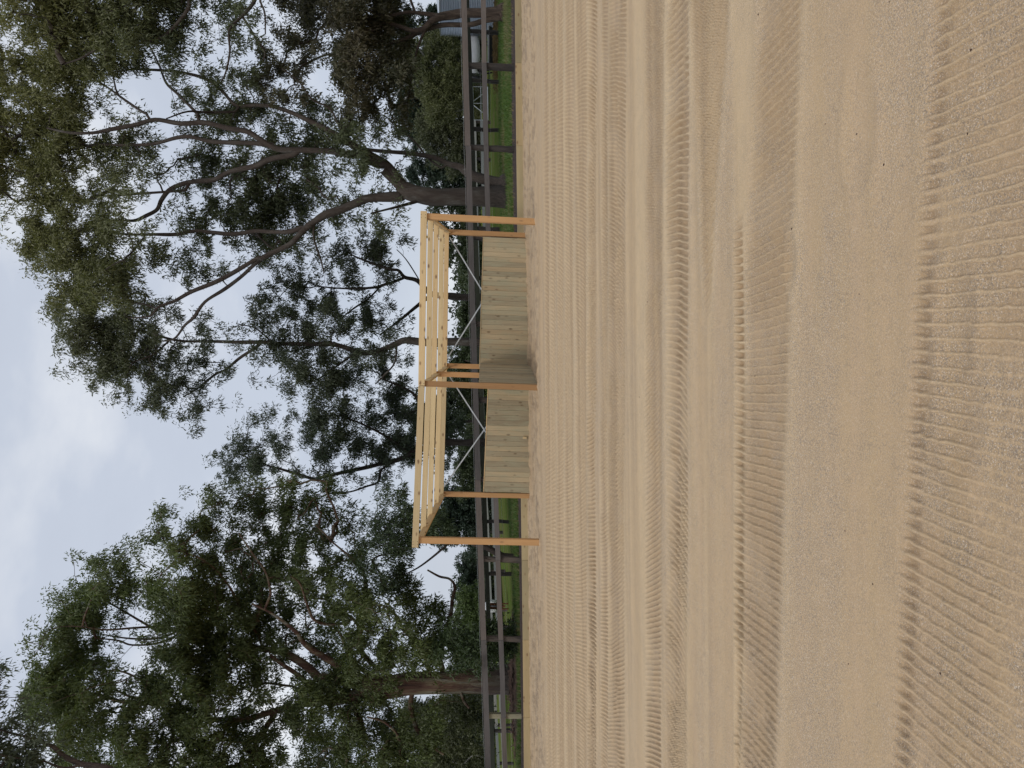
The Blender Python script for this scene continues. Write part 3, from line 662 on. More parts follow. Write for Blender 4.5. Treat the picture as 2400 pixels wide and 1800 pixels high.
def grow(limbs, centers, rmin=0.009, kmul=0.0052):
    """thin branches: join each leaf cluster to the nearest wood, nearest first"""
    nodes = np.concatenate([l[:, :3] for l in limbs]); L0 = len(nodes)
    d0 = np.array([np.min(np.sum((nodes-c)**2, 1)) for c in centers]); order = np.argsort(d0)
    allp = np.zeros((L0+len(centers), 3)); allp[:L0] = nodes; par = -np.ones(L0+len(centers), int); cnt = L0
    # depth-weighted distance keeps twigs climbing rather than crossing
    for ci in order:
        c = centers[ci]; dv = allp[:cnt]-c; dist = np.sqrt((dv**2).sum(1))*(1+0.35*np.clip(dv[:, 2]/(np.abs(dv).sum(1)+1e-6), -0.2, 1))
        j = int(np.argmin(dist)); allp[cnt] = c; par[cnt] = j; cnt += 1
    w = np.zeros(cnt); 
    for k in range(cnt-1, L0-1, -1):
        w[k] += 1; 
        if par[k] >= L0: w[par[k]] += w[k]
    chains = []
    for k in range(L0, cnt):
        a_ = allp[par[k]]; b_ = allp[k]; ln = np.linalg.norm(b_-a_)
        if ln < 1e-4: continue
        ra = max(rmin, kmul*w[k]**0.55); rb = ra*0.75
        m1 = a_*.67+b_*.33+rng.normal(0, .05, 3)*ln+np.array([0, 0, .05*ln]); m2 = a_*.33+b_*.67+rng.normal(0, .05, 3)*ln+np.array([0, 0, .07*ln])
        chains.append(np.array([[*a_, ra], [*m1, ra*.95], [*m2, ra*.85], [*b_, rb]]))
    return chains
def smooth_depth(px, py, seed, amp):
    return amp*(2*fbm(px/170.0+seed*3.1, py/170.0, 3, seed)-1)*1.5
def make_tree(name, label, cells, limbs_px, d, barkm, colA, colB, colT, spread=2.5, leaf=0.16, dens=1.0, seed=1, rsub=0.34, nleaf=26, twigs=True, ntwig=0.5, droop=.5, width=.15, ntw=1, group=None, basept=None, top_px=400):
    bp = basept or limbs_px[0][0]
    base = W(bp[0], bp[1], d)
    leaf *= 0.86; nleaf = int(nleaf*1.7)
    group = group or {'gum_tree': 'gum trees beyond the fence', 'shrub': 'shrubs beyond the fence', 'conifer_tree': 'far conifers', 'cypress_tree': 'far cypresses', 'leafy_tree': 'far leafy trees'}.get(name)
    root = empty(name, base, label, 'tree', group)
    limbs = [limb_world(p, d, seed*100+i, 0.15 if i == 0 else spread*(0.25+0.75*min(1, i/4))) for i, p in enumerate(limbs_px)]
    # let limbs start on the wood they grow from
    for i in range(1, len(limbs)):
        allp = np.concatenate([l for l in limbs[:i]]); s = limbs[i][0]; j = np.argmin(((allp[:, [0, 2]]-s[[0, 2]])**2).sum(1))
        if ((allp[j][[0, 2]]-s[[0, 2]])**2).sum() < 1.0:
            off = allp[j][1]-s[1]; u = np.linspace(1, 0, len(limbs[i]))[:, None]; limbs[i][:, 1:2] += off*(u if i else 0)
            limbs[i][0, :3] = allp[j][:3]
    cs = []
    r_ = np.random.default_rng(seed)
    px_area = (d/FPX)**2; lf_area = (leaf*leaf*width)*0.245
    for (cx, cy, hw, hh, dig) in cells:
        cov = min(dig/9.6, 0.96); lai = -math.log(1-cov)*1.18*(0.72 if dig <= 4 else (1.0 if seed == 7 else 0.88) if dig <= 6 else (1.12 if seed == 7 else 1.05))
        nl = lai*(2*hw)*(2*hh)*px_area/lf_area*dens; k = nl/nleaf; k = int(k)+(r_.random() < k-int(k))
        nl_ = max(1, int(round(hw*hh/150*(.5+dig/11))))
        lump = r_.uniform(-1.05, 1.05, (nl_, 2))*np.array([hw, hh])+np.array([cx, cy])
        for _ in range(k):
            if dig < 9 or r_.random() < .6:
                q = lump[r_.integers(nl_)]; cs.append((q[0]+r_.normal(0, 8.5), q[1]+r_.normal(0, 10.5), dig))
            else: cs.append((cx+r_.uniform(-1.1, 1.1)*hw, cy+r_.uniform(-1.1, 1.1)*hh, dig))
    cs = np.array(cs); dep = smooth_depth(cs[:, 0], cs[:, 1], seed, spread)+r_.normal(0, .45, len(cs)) + (1.1*sstep(450, 650, cs[:, 0]) if seed in (1, 7) else 0)
    # clustering: pull points slightly towards denser lumps
    lx = cs[:, 0]+16*(vnoise(cs[:, 0]/38, cs[:, 1]/38, seed+3)-.5); ly = cs[:, 1]+16*(vnoise(cs[:, 0]/38, cs[:, 1]/38, seed+4)-.5)
    C = np.array([tuple(W(a_, b_, d+q)) for a_, b_, q in zip(lx, ly, dep)])
    rad = rsub*0.85*r_.uniform(.5, 1.4, len(C))
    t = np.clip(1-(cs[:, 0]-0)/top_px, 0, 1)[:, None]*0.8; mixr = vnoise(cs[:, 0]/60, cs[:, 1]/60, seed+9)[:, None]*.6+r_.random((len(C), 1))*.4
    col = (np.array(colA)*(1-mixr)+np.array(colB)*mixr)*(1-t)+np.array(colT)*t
    tubes_np(limbs, 'trunk', barkm, root)
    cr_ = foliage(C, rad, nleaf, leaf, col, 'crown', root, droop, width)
    if twigs:
        sel = r_.random(len(C)) < ntwig
        ch = grow(limbs, C[sel]) if sel.sum() > 3 else []
        if ch: tag(tubes_np(ch, 'branches', barkm, root), kind='stuff')
    return root, limbs

GRID = """
5999988466288998
1899988415276898
6898766304763999
7783100366651676
7895330387567775
8997752566677763
7974763677885652
3775521478886632
2888412678976452
1998635525863672
0489844631554563
0179830000566421
0078875412678673
0068985434566554
0024976541178755
0000147610048657
0000002203337667
0000000027537778
0000000027324343
0000000166776326
0000005676886558
0000246676886658
0016723788877577
0059658988876786
0198337988856665
0497118989646778
0795676987458754
3997667875468876
4587767877677887
7766678877756887
""".split()
def tree_of(i, j):
    if j >= 27 and i == 0 or j >= 28 and i <= 1: return 'T7'
    if j >= 19: return 'T9' if (j <= 22 and i >= 14) else 'T6'
    if j >= 16: return 'T5' if i >= 8 else 'T4'
    if j >= 14: return 'T5' if i >= 13 else 'T4'
    if j >= 12: return 'T3' if (j == 12 and i >= 14) else 'T4'
    if j >= 10: return 'T3' if i >= 10 else 'T1'
    if j == 9: return 'T3' if i >= 13 else 'T1'
    if j <= 1 and i <= 9: return 'T8'
    if j <= 3 and i >= 10 or j == 4 and i >= 13: return 'T2'
    return 'T1'
CELLS = {}
for j, row in enumerate(GRID):
    for i, c_ in enumerate(row):
        if c_ != '0' and i < 17: CELLS.setdefault(tree_of(i, j), []).append((60*i+30, 60*j+30, 30, 30, int(c_)))
# crowns carry on outside the frame
for y_ in (-30, -90): 
    for i in range(8): CELLS['T8'].append((60*i+30, y_, 30, 30, 8))
    for i in range(11, 16): CELLS['T2'].append((60*i+30, y_, 30, 30, 8))
for y_ in (1830, 1890):
    for i in range(2, 16): CELLS['T6'].append((60*i+30, y_, 30, 30, 7))
    for i in range(-1, 2): CELLS['T7'].append((60*i+30, y_, 30, 30, 7))
for x_ in (-30, -90):
    for j in list(range(0, 8)): CELLS['T1'].append((x_, 60*j+30, 30, 30, 8 if x_ > -60 else 5))
    for j in range(26, 31): CELLS['T7'].append((x_, 60*j+30, 30, 30, 6))

OL = ((0.042, 0.052, 0.024), (0.074, 0.086, 0.042), (0.125, 0.118, 0.034))
T1L = [
 [(1215,463,31),(1183,462,27),(1150,462,24),(1090,460,22),(1030,462,21),(985,456,20),(955,448,20),(928,425,15),(900,400,13)],
 [(955,448,18),(930,415,14),(905,385,13),(865,362,12),(820,335,11),(780,310,9),(730,285,8),(680,262,7),(635,248,6),(600,246,6),(553,246,5),(520,213,5),(481,184,5),(416,168,4),(347,163,4),(307,163,3),(253,170,2.5)],
 [(905,385,13),(877,380,12),(847,362,11),(816,359,11),(771,352,10),(700,350,9),(650,347,9),(612,328,9),(578,307,9),(535,300,9),(477,286,8),(423,289,8),(362,280,7),(311,293,7),(253,304,6),(217,311,5),(163,311,4),(110,300,3)],
 [(940,460,16),(922,460,15),(862,465,13),(831,477,13),(801,489,12),(765,501,12),(741,516,11),(717,534,11),(702,549,10),(681,571,9),(645,589,8),(615,604,8),(600,607,7),(542,641,7),(502,662,7),(448,684,6),(407,706,5),(372,719,4),(350,741,3),(300,745,2)],
 [(700,365,9),(650,374,9),(627,380,9),(602,392,9),(542,405,8),(506,423,8),(463,427,8),(427,434,7),(398,448,7),(380,470,7),(369,492,6),(344,506,6),(318,517,5),(289,517,4),(240,517,3)],
 [(717,534,8),(680,545,8),(640,545,7),(600,543,7),(542,550,7),(463,542,6),(416,550,6),(362,550,5),(307,550,4),(262,546,3),(200,540,2)],
 [(645,589,7),(600,622,6),(570,649,6),(529,679,6),(483,708,5),(456,744,5),(434,763,4),(407,795,3),(360,800,2)],
 [(650,347,8),(600,342,8),(506,338,7),(452,325,6),(416,327,6),(362,340,5),(289,342,4),(231,340,3),(170,350,2)],
 [(477,286,5),(474,278,5),(427,231,4),(398,203,4),(380,163,3),(362,127,3),(336,83,2)],
 [(362,280,4),(354,278,4),(307,246,4),(268,217,3),(231,192,3),(195,170,2)],
 [(427,434,5),(380,441,4),(325,448,4),(271,456,3),(231,459,2)],
 [(553,246,4),(480,253,4),(434,256,3),(390,278,2)],
 [(325,553,4),(325,557,4),(307,586,3),(289,610,2)],
 [(985,470,6),(950,480,5),(910,490,4),(870,500,3)],
 [(372,719,3),(320,712,3),(285,700,2)],
 [(741,516,4),(738,560,3),(750,600,3),(760,640,2)],
 [(820,335,4),(790,285,4),(770,250,3),(730,230,3),(700,190,2),(660,160,2)],
 [(1190,426,20),(1171,428,16),(1111,413,14),(1081,392,11),(1051,383,9),(1015,368,8),(960,359,7),(918,356,6),(860,350,5),(800,335,3)],
 [(1040,380,4),(1000,355,3),(970,322,3),(930,290,2.5),(900,270,2)],
]
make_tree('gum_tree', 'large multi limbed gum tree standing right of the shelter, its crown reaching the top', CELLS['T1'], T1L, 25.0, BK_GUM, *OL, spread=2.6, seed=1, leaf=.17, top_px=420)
T2L = [
 [(1185,28,22),(1177,28,18),(1130,30,15),(1090,30,13),(1060,35,12),(1030,40,12),(1008,52,11),(995,66,10),(970,72,8),(930,60,7),(880,45,6),(820,40,5),(760,30,3)],
 [(1180,42,10),(1140,48,9),(1100,58,8),(1050,58,8),(1020,62,8),(980,76,8),(940,95,6),(880,105,5),(800,125,4),(760,130,3),(715,150,3)],
 [(1030,38,8),(960,30,6),(900,38,5),(850,20,4)],
 [(1000,70,4),(985,100,4),(970,150,3.5),(962,200,3),(955,240,2)],
]
make_tree('gum_tree', 'reddish leaved forked tree in front of the water tank', CELLS['T2'], T2L, 26.0, BK_RED, (0.040, 0.046, 0.024), (0.082, 0.066, 0.038), (0.06, 0.06, 0.03), spread=2.0, seed=2, leaf=.15, width=.19)
T8L = [
 [(1190,-170,30),(1000,-160,24),(800,-150,20),(650,-130,14),(520,-100,12),(440,-30,8),(443,0,6),(440,22,6),(416,54,5),(380,87,4),(330,100,3)],
 [(650,-130,8),(610,-40,6),(590,5,6),(565,35,5),(545,55,4),(535,75,4),(538,120,3.5),(530,165,3),(520,190,2)],
 [(570,40,4),(600,90,3.5),(620,120,3),(618,140,2)],
 [(620,-80,4),(608,-10,3.5),(620,30,3),(622,80,2)],
 [(460,-90,6),(380,-40,5),(336,0,5),(315,25,5),(253,94,4),(195,134,3),(150,150,2)],
]
make_tree('gum_tree', 'tree just outside the frame whose grey green boughs hang in at top right', CELLS['T8'], T8L, 23.0, BK_GUM, *OL, spread=1.8, seed=3)
T3L = [
 [(1180,697,13),(1140,697,12),(1090,697,11),(1050,693,11),(1010,688,9),(979,658,7),(949,650,6),(934,634,5),(916,631,5),(877,619,4),(831,601,3)],
 [(949,650,5),(922,661,5),(901,667,5),(883,673,4),(847,676,4),(801,676,3),(741,671,2)],
 [(892,670,3),(862,700,3),(831,721,3),(801,745,2)],
 [(1010,692,7),(980,715,6),(950,740,5),(925,760,4),(890,785,3)],
 [(985,660,2),(960,620,2),(945,600,1.5),(930,585,1.2)],
]
make_tree('gum_tree', 'slim dark forked tree behind the middle of the right bay', CELLS['T3'], T3L, 31.0, BK_DARK, (0.028, 0.036, 0.022), (0.058, 0.066, 0.038), (0.06, 0.07, 0.03), spread=1.6, seed=4, leaf=.18, top_px=200)
T4L = [
 [(1190,803,16),(1130,802,13),(1047,801,12),(1000,803,12),(950,798,11),(930,805,10),(900,818,9),(870,826,9),(840,825,9),(800,812,8),(770,806,8),(700,806,7),(650,805,7),(620,802,7),(560,802,6),(500,800,5),(440,800,4),(400,795,4),(350,780,3),(290,765,2)],
 [(612,804,5),(590,820,5),(560,840,5),(530,865,4),(502,879,4),(461,912,3),(430,930,2)],
 [(400,795,3),(360,830,3),(310,850,2)],
 [(930,805,4),(925,850,3),(900,880,3),(880,900,2)],
 [(640,803,3),(600,770,2.5),(560,760,2)],
 [(840,822,4),(800,850,3.5),(760,880,3),(720,900,2)],
]
make_tree('gum_tree', 'tall straight gum tree rising behind the left part of the right bay', CELLS['T4'], T4L, 28.0, BK_GUM, (0.034, 0.044, 0.026), (0.066, 0.076, 0.044), (0.11, 0.11, 0.045), spread=2.0, seed=5, top_px=450)
T5L = [
 [(1185,1037,14),(1140,1037,12),(1090,1037,11),(1045,1037,11),(1010,1045,10),(972,1058,9),(940,1075,8),(900,1085,7),(860,1095,7),(800,1108,6),(760,1118,5),(735,1122,5),(700,1112,5),(660,1100,4),(630,1092,3),(590,1075,2)],
 [(1030,1038,7),(1000,975,6),(973,927,5),(946,909,4),(900,890,3)],
 [(930,1080,4),(895,1100,4),(885,1130,4),(860,1140,3.5),(820,1153,3),(780,1156,3),(750,1165,2)],
 [(960,1062,4),(900,1020,4),(840,990,3),(780,970,2)],
 [(735,1122,3),(700,1135,3),(670,1138,2)],
]
make_tree('gum_tree', 'leaning blue green tree behind the left bay of the shelter', CELLS['T5']+[(990, 1030, 40, 50, 7), (1040, 1010, 40, 45, 6)], T5L, 30.0, BK_DARK, (0.032, 0.045, 0.030), (0.066, 0.080, 0.050), (0.09, 0.10, 0.05), spread=1.8, seed=6, top_px=200)
T6L = [
 [(1222,1592,60),(1207,1592,44),(1180,1594,36),(1150,1595,31),(1126,1595,28),(1080,1596,26),(1020,1600,25),(960,1602,25),(900,1612,24),(860,1618,20),(800,1640,15),(760,1643,12),(726,1647,11),(681,1659,10),(636,1668,10),(575,1686,9),(500,1686,8),(450,1665,8),(398,1650,8),(347,1647,7),(286,1644,6),(241,1631,5),(196,1625,4),(150,1613,3)],
 [(890,1605,16),(830,1600,14),(762,1589,13),(747,1589,13),(723,1565,12),(693,1544,12),(663,1529,11),(633,1523,10),(605,1520,9),(575,1508,8),(500,1490,6),(430,1475,5),(374,1478,4),(332,1457,3.5),(286,1430,3),(241,1405,2)],
 [(905,1600,13),(850,1590,12),(807,1571,11),(786,1556,11),(756,1538,10),(723,1517,9),(705,1499,7),(693,1481,6),(640,1440,4),(590,1415,3)],
 [(920,1595,9),(870,1580,8),(832,1556,7),(813,1523,6),(801,1493,5),(783,1469,4),(740,1455,3)],
 [(930,1590,8),(880,1560,7),(847,1529,6),(838,1496,6),(841,1469,6),(822,1445,5),(786,1427,4),(765,1405,4),(729,1402,3),(690,1390,2)],
 [(880,1560,7),(850,1523,6),(847,1481,6),(856,1421,6),(859,1375,6),(850,1336,5),(832,1315,5),(816,1300,4),(780,1271,3),(765,1255,3),(740,1230,2)],
 [(825,1448,5),(777,1454,5),(741,1445,5),(723,1412,4),(705,1366,3),(681,1350,2)],
 [(711,1645,5),(711,1640,5),(693,1613,4),(666,1607,4),(620,1601,4),(584,1607,3)],
 [(790,1625,9),(735,1613,8),(693,1580,7),(663,1559,6),(633,1535,5)],
 [(1040,1585,12),(1036,1565,10),(1030,1535,9),(1045,1481,8),(1057,1436,7),(1060,1405,6),(1066,1375,5),(1054,1357,4),(1030,1351,4),(1002,1336,3)],
 [(1010,1590,10),(1005,1565,8),(990,1517,7),(960,1481,6),(945,1475,6),(930,1445,5),(905,1420,3)],
 [(960,1615,9),(966,1622,8),(963,1653,8),(975,1701,7),(996,1728,7),(1020,1752,6),(1040,1768,5)],
 [(996,1730,6),(960,1746,6),(933,1731,5),(930,1719,5),(900,1692,4),(860,1680,3)],
 [(1080,1600,6),(1078,1610,6),(1087,1641,5),(1100,1660,4)],
 [(398,1648,5),(390,1640,5),(350,1636,5),(301,1631,4),(240,1600,3),(190,1590,2)],
 [(430,1475,4),(365,1481,4),(301,1481,3.5),(241,1481,3),(193,1469,2)],
 [(430,1480,4),(365,1505,4),(301,1502,3),(241,1487,2)],
 [(430,1485,4),(365,1517,4),(301,1520,3),(271,1505,3),(226,1496,2)],
 [(380,1630,3.5),(340,1600,3.5),(290,1575,3),(240,1570,2.5),(205,1565,2)],
 [(500,1686,5),(440,1720,4),(380,1750,3),(330,1780,2)],
 [(605,1520,5),(560,1450,4),(530,1380,4),(480,1320,3),(420,1290,2)],
 [(660,1380,4),(640,1330,3.5),(600,1290,3),(560,1250,2)],
]
GRN = ((0.042, 0.054, 0.017), (0.080, 0.100, 0.030), (0.085, 0.108, 0.034))
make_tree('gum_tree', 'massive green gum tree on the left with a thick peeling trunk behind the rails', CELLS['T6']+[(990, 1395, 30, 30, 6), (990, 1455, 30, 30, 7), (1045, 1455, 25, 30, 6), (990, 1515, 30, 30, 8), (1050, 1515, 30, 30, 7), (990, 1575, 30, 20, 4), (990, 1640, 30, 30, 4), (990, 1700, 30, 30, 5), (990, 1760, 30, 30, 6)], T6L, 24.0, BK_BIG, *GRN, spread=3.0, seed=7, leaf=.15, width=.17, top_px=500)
T7L = [[(1200,1960,30),(900,1930,22),(600,1900,18),(350,1850,12),(250,1800,9),(193,1791,8),(151,1773,7),(127,1752,6),(90,1734,5),(54,1725,4),(18,1716,3),(-20,1704,2)],
       [(193,1791,5),(150,1800,4),(90,1780,3),(30,1775,2.5),(-30,1760,2)]]
make_tree('gum_tree', 'red barked tree outside the frame with one bough crossing the top left corner', CELLS['T7'], T7L, 19.0, BK_RED, (0.042, 0.052, 0.028), (0.075, 0.085, 0.045), (0.06, 0.07, 0.04), spread=1.2, seed=8, leaf=.17)
T9L = [[(1216,1309,15),(1208,1307,12),(1180,1303,11),(1160,1293,11),(1140,1283,10),(1120,1278,9),(1100,1270,7),(1060,1265,6),(1020,1262,5),(980,1250,4),(930,1230,3),(900,1215,2)],
       [(1060,1265,5),(1020,1300,4),(980,1330,3),(940,1350,2)], [(1000,1255,3),(950,1290,2.5),(900,1300,2)]]
make_tree('small_tree', 'small dark leaning tree just left of the shelter front post', CELLS['T9']+[(1000, 1225, 40, 40, 6), (1060, 1220, 30, 40, 3)], T9L, 22.6, BK_DARK, (0.022, 0.036, 0.016), (0.048, 0.066, 0.028), (0.05, 0.07, 0.03), spread=1.4, seed=9, leaf=.14, top_px=100)

# background shrubs and far trees: (name, label, cells, d, leaf, colours, bark, limbs)
def bush(name, label, ells, d, colA, colB, seed, leaf=0.14, dens=0.9, spread=1.5, limbs=None, barkm=BK_DARK, twigs=False, base=None, droop=.3, width=.2, nleaf=22, rsub=.32, group=None):
    cells = []
    for (cx, cy, rx, ry, dig) in ells:
        n = max(1, int(rx/14)); k = max(1, int(ry/14)); hx = rx/n; hy = ry/k
        for a_ in range(-n+1, n, 2) if n > 1 else [0]:
            for b_ in range(-k+1, k, 2) if k > 1 else [0]:
                ux, uy = a_*hx/rx, b_*hy/ry
                if ux*ux+uy*uy < 1.02: cells.append((cx+a_*hx, cy+b_*hy, hx, hy, dig))
    cy = ells[0][1]; cx = ells[0][0]; bx = base or 1150
    g = base_on(cy, d, grass_z)
    # pixel row of the base
    lb = limbs or [[(bx, cy, 5), ((bx+cx)/2, cy+3, 4), (cx, cy, 2)]]
    cat = 'shrub' if 'shrub' in name else 'tree'
    r_, l_ = make_tree(name, label, cells, lb, d, barkm, colA, colB, colB, spread=spread, seed=seed, leaf=leaf, dens=dens, rsub=rsub, nleaf=nleaf, twigs=twigs, droop=droop, width=width, group=group, basept=(bx, cy))
    r_['category'] = cat
    return r_
OLV = ((0.052, 0.060, 0.026), (0.105, 0.110, 0.045)); DKC = ((0.014, 0.024, 0.015), (0.030, 0.045, 0.028)); BLG = ((0.022, 0.036, 0.026), (0.045, 0.062, 0.042)); DGR = ((0.026, 0.038, 0.018), (0.055, 0.07, 0.032))
white_limbs = [[(1150,150,6),(1100,143,6),(1060,138,6),(1020,132,5),(985,138,5),(965,148,4),(930,155,3)],
 [(1100,150,4),(1060,170,4),(1010,160,4),(975,165,3),(935,175,2.5)],
 [(1080,160,4),(1030,185,4),(985,190,3),(950,200,3),(925,225,2)],
 [(1020,185,3),(970,205,3),(955,225,3),(940,245,2)],
 [(1000,140,4),(985,118,3),(960,100,4),(925,118,3)],
 [(1130,190,3),(1090,170,2.5),(1060,190,2)],
 [(1110,250,3),(1060,260,2.5),(1020,240,2)]]
bush('shrub', 'olive green shrub with bleached dead branches above the rails at far right', [(1035, 150, 75, 60, 8), (1050, 225, 62, 55, 8), (1010, 130, 50, 40, 6), (1000, 190, 40, 40, 5)], 44, *OLV, seed=21, leaf=.16, limbs=white_limbs, barkm=BK_PALE)
bush('shrub', 'rounded grey green shrub between the gate and the big gum trunk', [(1045, 320, 62, 62, 9), (1015, 290, 40, 35, 8), (1080, 370, 30, 35, 8), (1110, 300, 20, 90, 8)], 47, (0.045, 0.052, 0.028), (0.082, 0.088, 0.045), seed=22, leaf=.16)
bush('conifer_tree', 'dark conifer seen between the olive shrub and the sky at right', [(1010, 200, 80, 90, 9), (980, 270, 55, 50, 9), (965, 100, 60, 60, 8), (1060, 60, 60, 70, 9), (1000, 330, 40, 35, 7)], 50, *DKC, seed=23, leaf=.26, spread=2.5)
bush('leafy_tree', 'blue green far tree just right of the big gum trunk', [(1035, 425, 75, 52, 8), (1085, 420, 45, 60, 9), (990, 400, 35, 30, 7)], 52, *BLG, seed=24, leaf=.26)
bush('leafy_tree', 'dark broad leaved tree seen under the right end of the shelter roof', [(1065, 515, 55, 38, 8), (1085, 560, 45, 40, 7), (1105, 600, 35, 35, 8), (1070, 600, 26, 25, 6), (1115, 640, 22, 25, 8)], 48, *DGR, seed=25, leaf=.24)
bush('cypress_tree', 'clipped looking dark cypress left of the slim forked trunk', [(1105, 735, 24, 26, 9), (1100, 765, 18, 18, 9), (1115, 780, 20, 25, 9)], 66, *DGR, seed=26, leaf=.28, spread=1.5)
bush('cypress_tree', 'low dark cypress right of the slim forked trunk', [(1100, 660, 22, 26, 9), (1115, 690, 18, 20, 9)], 66, *DGR, seed=27, leaf=.28, spread=1.5)
bush('cypress_tree', 'pointed dark green cypress below the centre rear post', [(1090, 845, 36, 28, 9), (1070, 868, 26, 22, 8), (1115, 825, 20, 25, 9)], 55, *DGR, seed=28, leaf=.25)
bush('shrub', 'soft green shrub over the wall just left of the centre post', [(1095, 930, 42, 45, 8), (1070, 905, 26, 25, 7), (1115, 985, 30, 35, 8)], 44, (0.04, 0.052, 0.025), (0.075, 0.09, 0.04), seed=29, leaf=.18)
bush('leafy_tree', 'spreading dark tree crown over the crossing braces of the left bay', [(1010, 985, 45, 50, 9), (1050, 960, 40, 45, 8), (1060, 1060, 20, 30, 5)], 40, (0.018, 0.027, 0.016), (0.036, 0.048, 0.028), seed=30, leaf=.2)
bush('shrub', 'mid green shrub behind the braces in the left bay', [(1110, 1075, 32, 50, 9), (1100, 1120, 30, 35, 9), (1130, 1030, 22, 30, 8)], 44, *DGR, seed=31, leaf=.18)
bush('conifer_tree', 'blue black conifer between the rear left post and the front left post', [(1095, 1195, 50, 52, 9), (1070, 1235, 45, 40, 9), (1130, 1160, 25, 40, 9), (1060, 1160, 30, 25, 8), (1125, 1240, 25, 50, 9)], 50, *BLG, seed=32, leaf=.25)
bush('conifer_tree', 'far pointed conifer in the gap left of the shelter', [(1115, 1345, 26, 30, 9), (1100, 1320, 20, 20, 8), (1110, 1385, 28, 24, 9), (1085, 1390, 22, 14, 8)], 60, *BLG, seed=33, leaf=.28)
bush('shrub', 'bright green shrub with bare pale stems left of the gap', [(1095, 1425, 28, 36, 9), (1120, 1415, 18, 40, 8)], 50, (0.06, 0.085, 0.028), (0.10, 0.135, 0.045), seed=34, leaf=.17, limbs=[[(1150,1428,3),(1120,1428,2.5),(1100,1430,2)], [(1130,1428,2.5),(1118,1410,2),(1100,1400,1.5)], [(1125,1430,2),(1110,1440,1.5)]], barkm=BK_PALE)
bush('shrub', 'dark drooping shrub growing against the fence right of the thick trunk', [(1085, 1505, 65, 35, 8), (1145, 1485, 38, 22, 8), (1165, 1515, 38, 35, 8), (1200, 1485, 14, 22, 7), (1110, 1550, 45, 25, 7)], 21.9, (0.022, 0.034, 0.014), (0.052, 0.075, 0.028), seed=35, leaf=.15, spread=.5, width=.2, base=1205)
bush('shrub', 'grey olive scrub with thin pale stems left of the thick trunk', [(1060, 1720, 75, 75, 7), (1000, 1700, 55, 55, 6), (1090, 1790, 60, 50, 8), (1100, 1660, 40, 30, 8), (1010, 1790, 50, 40, 6)], 34, (0.045, 0.052, 0.024), (0.085, 0.09, 0.042), seed=36, leaf=.16,
     limbs=[[(1150,1700,3),(1120,1690,3),(1080,1700,2.5),(1040,1690,2)], [(1140,1740,3),(1100,1750,3),(1060,1740,2.5),(1020,1750,2)], [(1150,1650,2.5),(1120,1655,2),(1105,1665,2)], [(1150,1780,3),(1110,1770,2.5),(1085,1790,2),(1060,1785,1.5)]], barkm=BK_PALE)
bush('conifer_tree', 'tall shadowy conifer behind the olive scrub at far left', [(1030, 1700, 100, 60, 9), (1060, 1780, 80, 50, 9), (960, 1760, 50, 50, 7), (1110, 1600, 40, 60, 9)], 48, *DKC, seed=37, leaf=.26)
bush('shrub', 'tall shrub mass behind the chestnut horse', [(1130, 1480, 28, 60, 9), (1110, 1520, 40, 40, 9), (1150, 1380, 16, 60, 8)], 52, *DGR, seed=38, leaf=.2)
# far wood closing the horizon
def far_wood():
    n = 5600; x = rng.uniform(-95, 95, n); y = rng.uniform(74, 88, n); h = -0.3+2.3*rng.random(n)**1.3*(0.4+0.9*fbm(x*.12, y*0+2, 3, 88)); z = grass_z(x, y)+h
    C = np.stack([x, y, z], -1); root = type('o', (), {'location': (0, 0, 0)})
    m = rng.random((n, 1)); col = np.array([0.016, 0.024, 0.014])*(1-m)+np.array([0.045, 0.058, 0.032])*m
    K = 14; idx = np.repeat(np.arange(n), K); N_ = len(idx); g = rng.normal(0, .7, (N_, 3)); pos = C[idx]+g
    dr = rng.normal(0, 1, (N_, 3)); dr /= np.linalg.norm(dr, axis=1, keepdims=True); sd_ = np.cross(dr, rng.normal(0, 1, (N_, 3))); sd_ /= np.linalg.norm(sd_, axis=1, keepdims=True)
    s = .46; V = np.stack([pos, pos+dr*s*.5+sd_*s*.3, pos+dr*s, pos+dr*s*.5-sd_*s*.3], 1).reshape(-1, 3)
    o = mesh_np('far_wood', V, np.arange(4*N_).reshape(-1, 4), M_LEAF, cols=np.repeat(col[idx], 4, 0)); tag(o, 'far wood reading as one dark mass along the horizon', 'wood', kind='stuff')
far_wood()

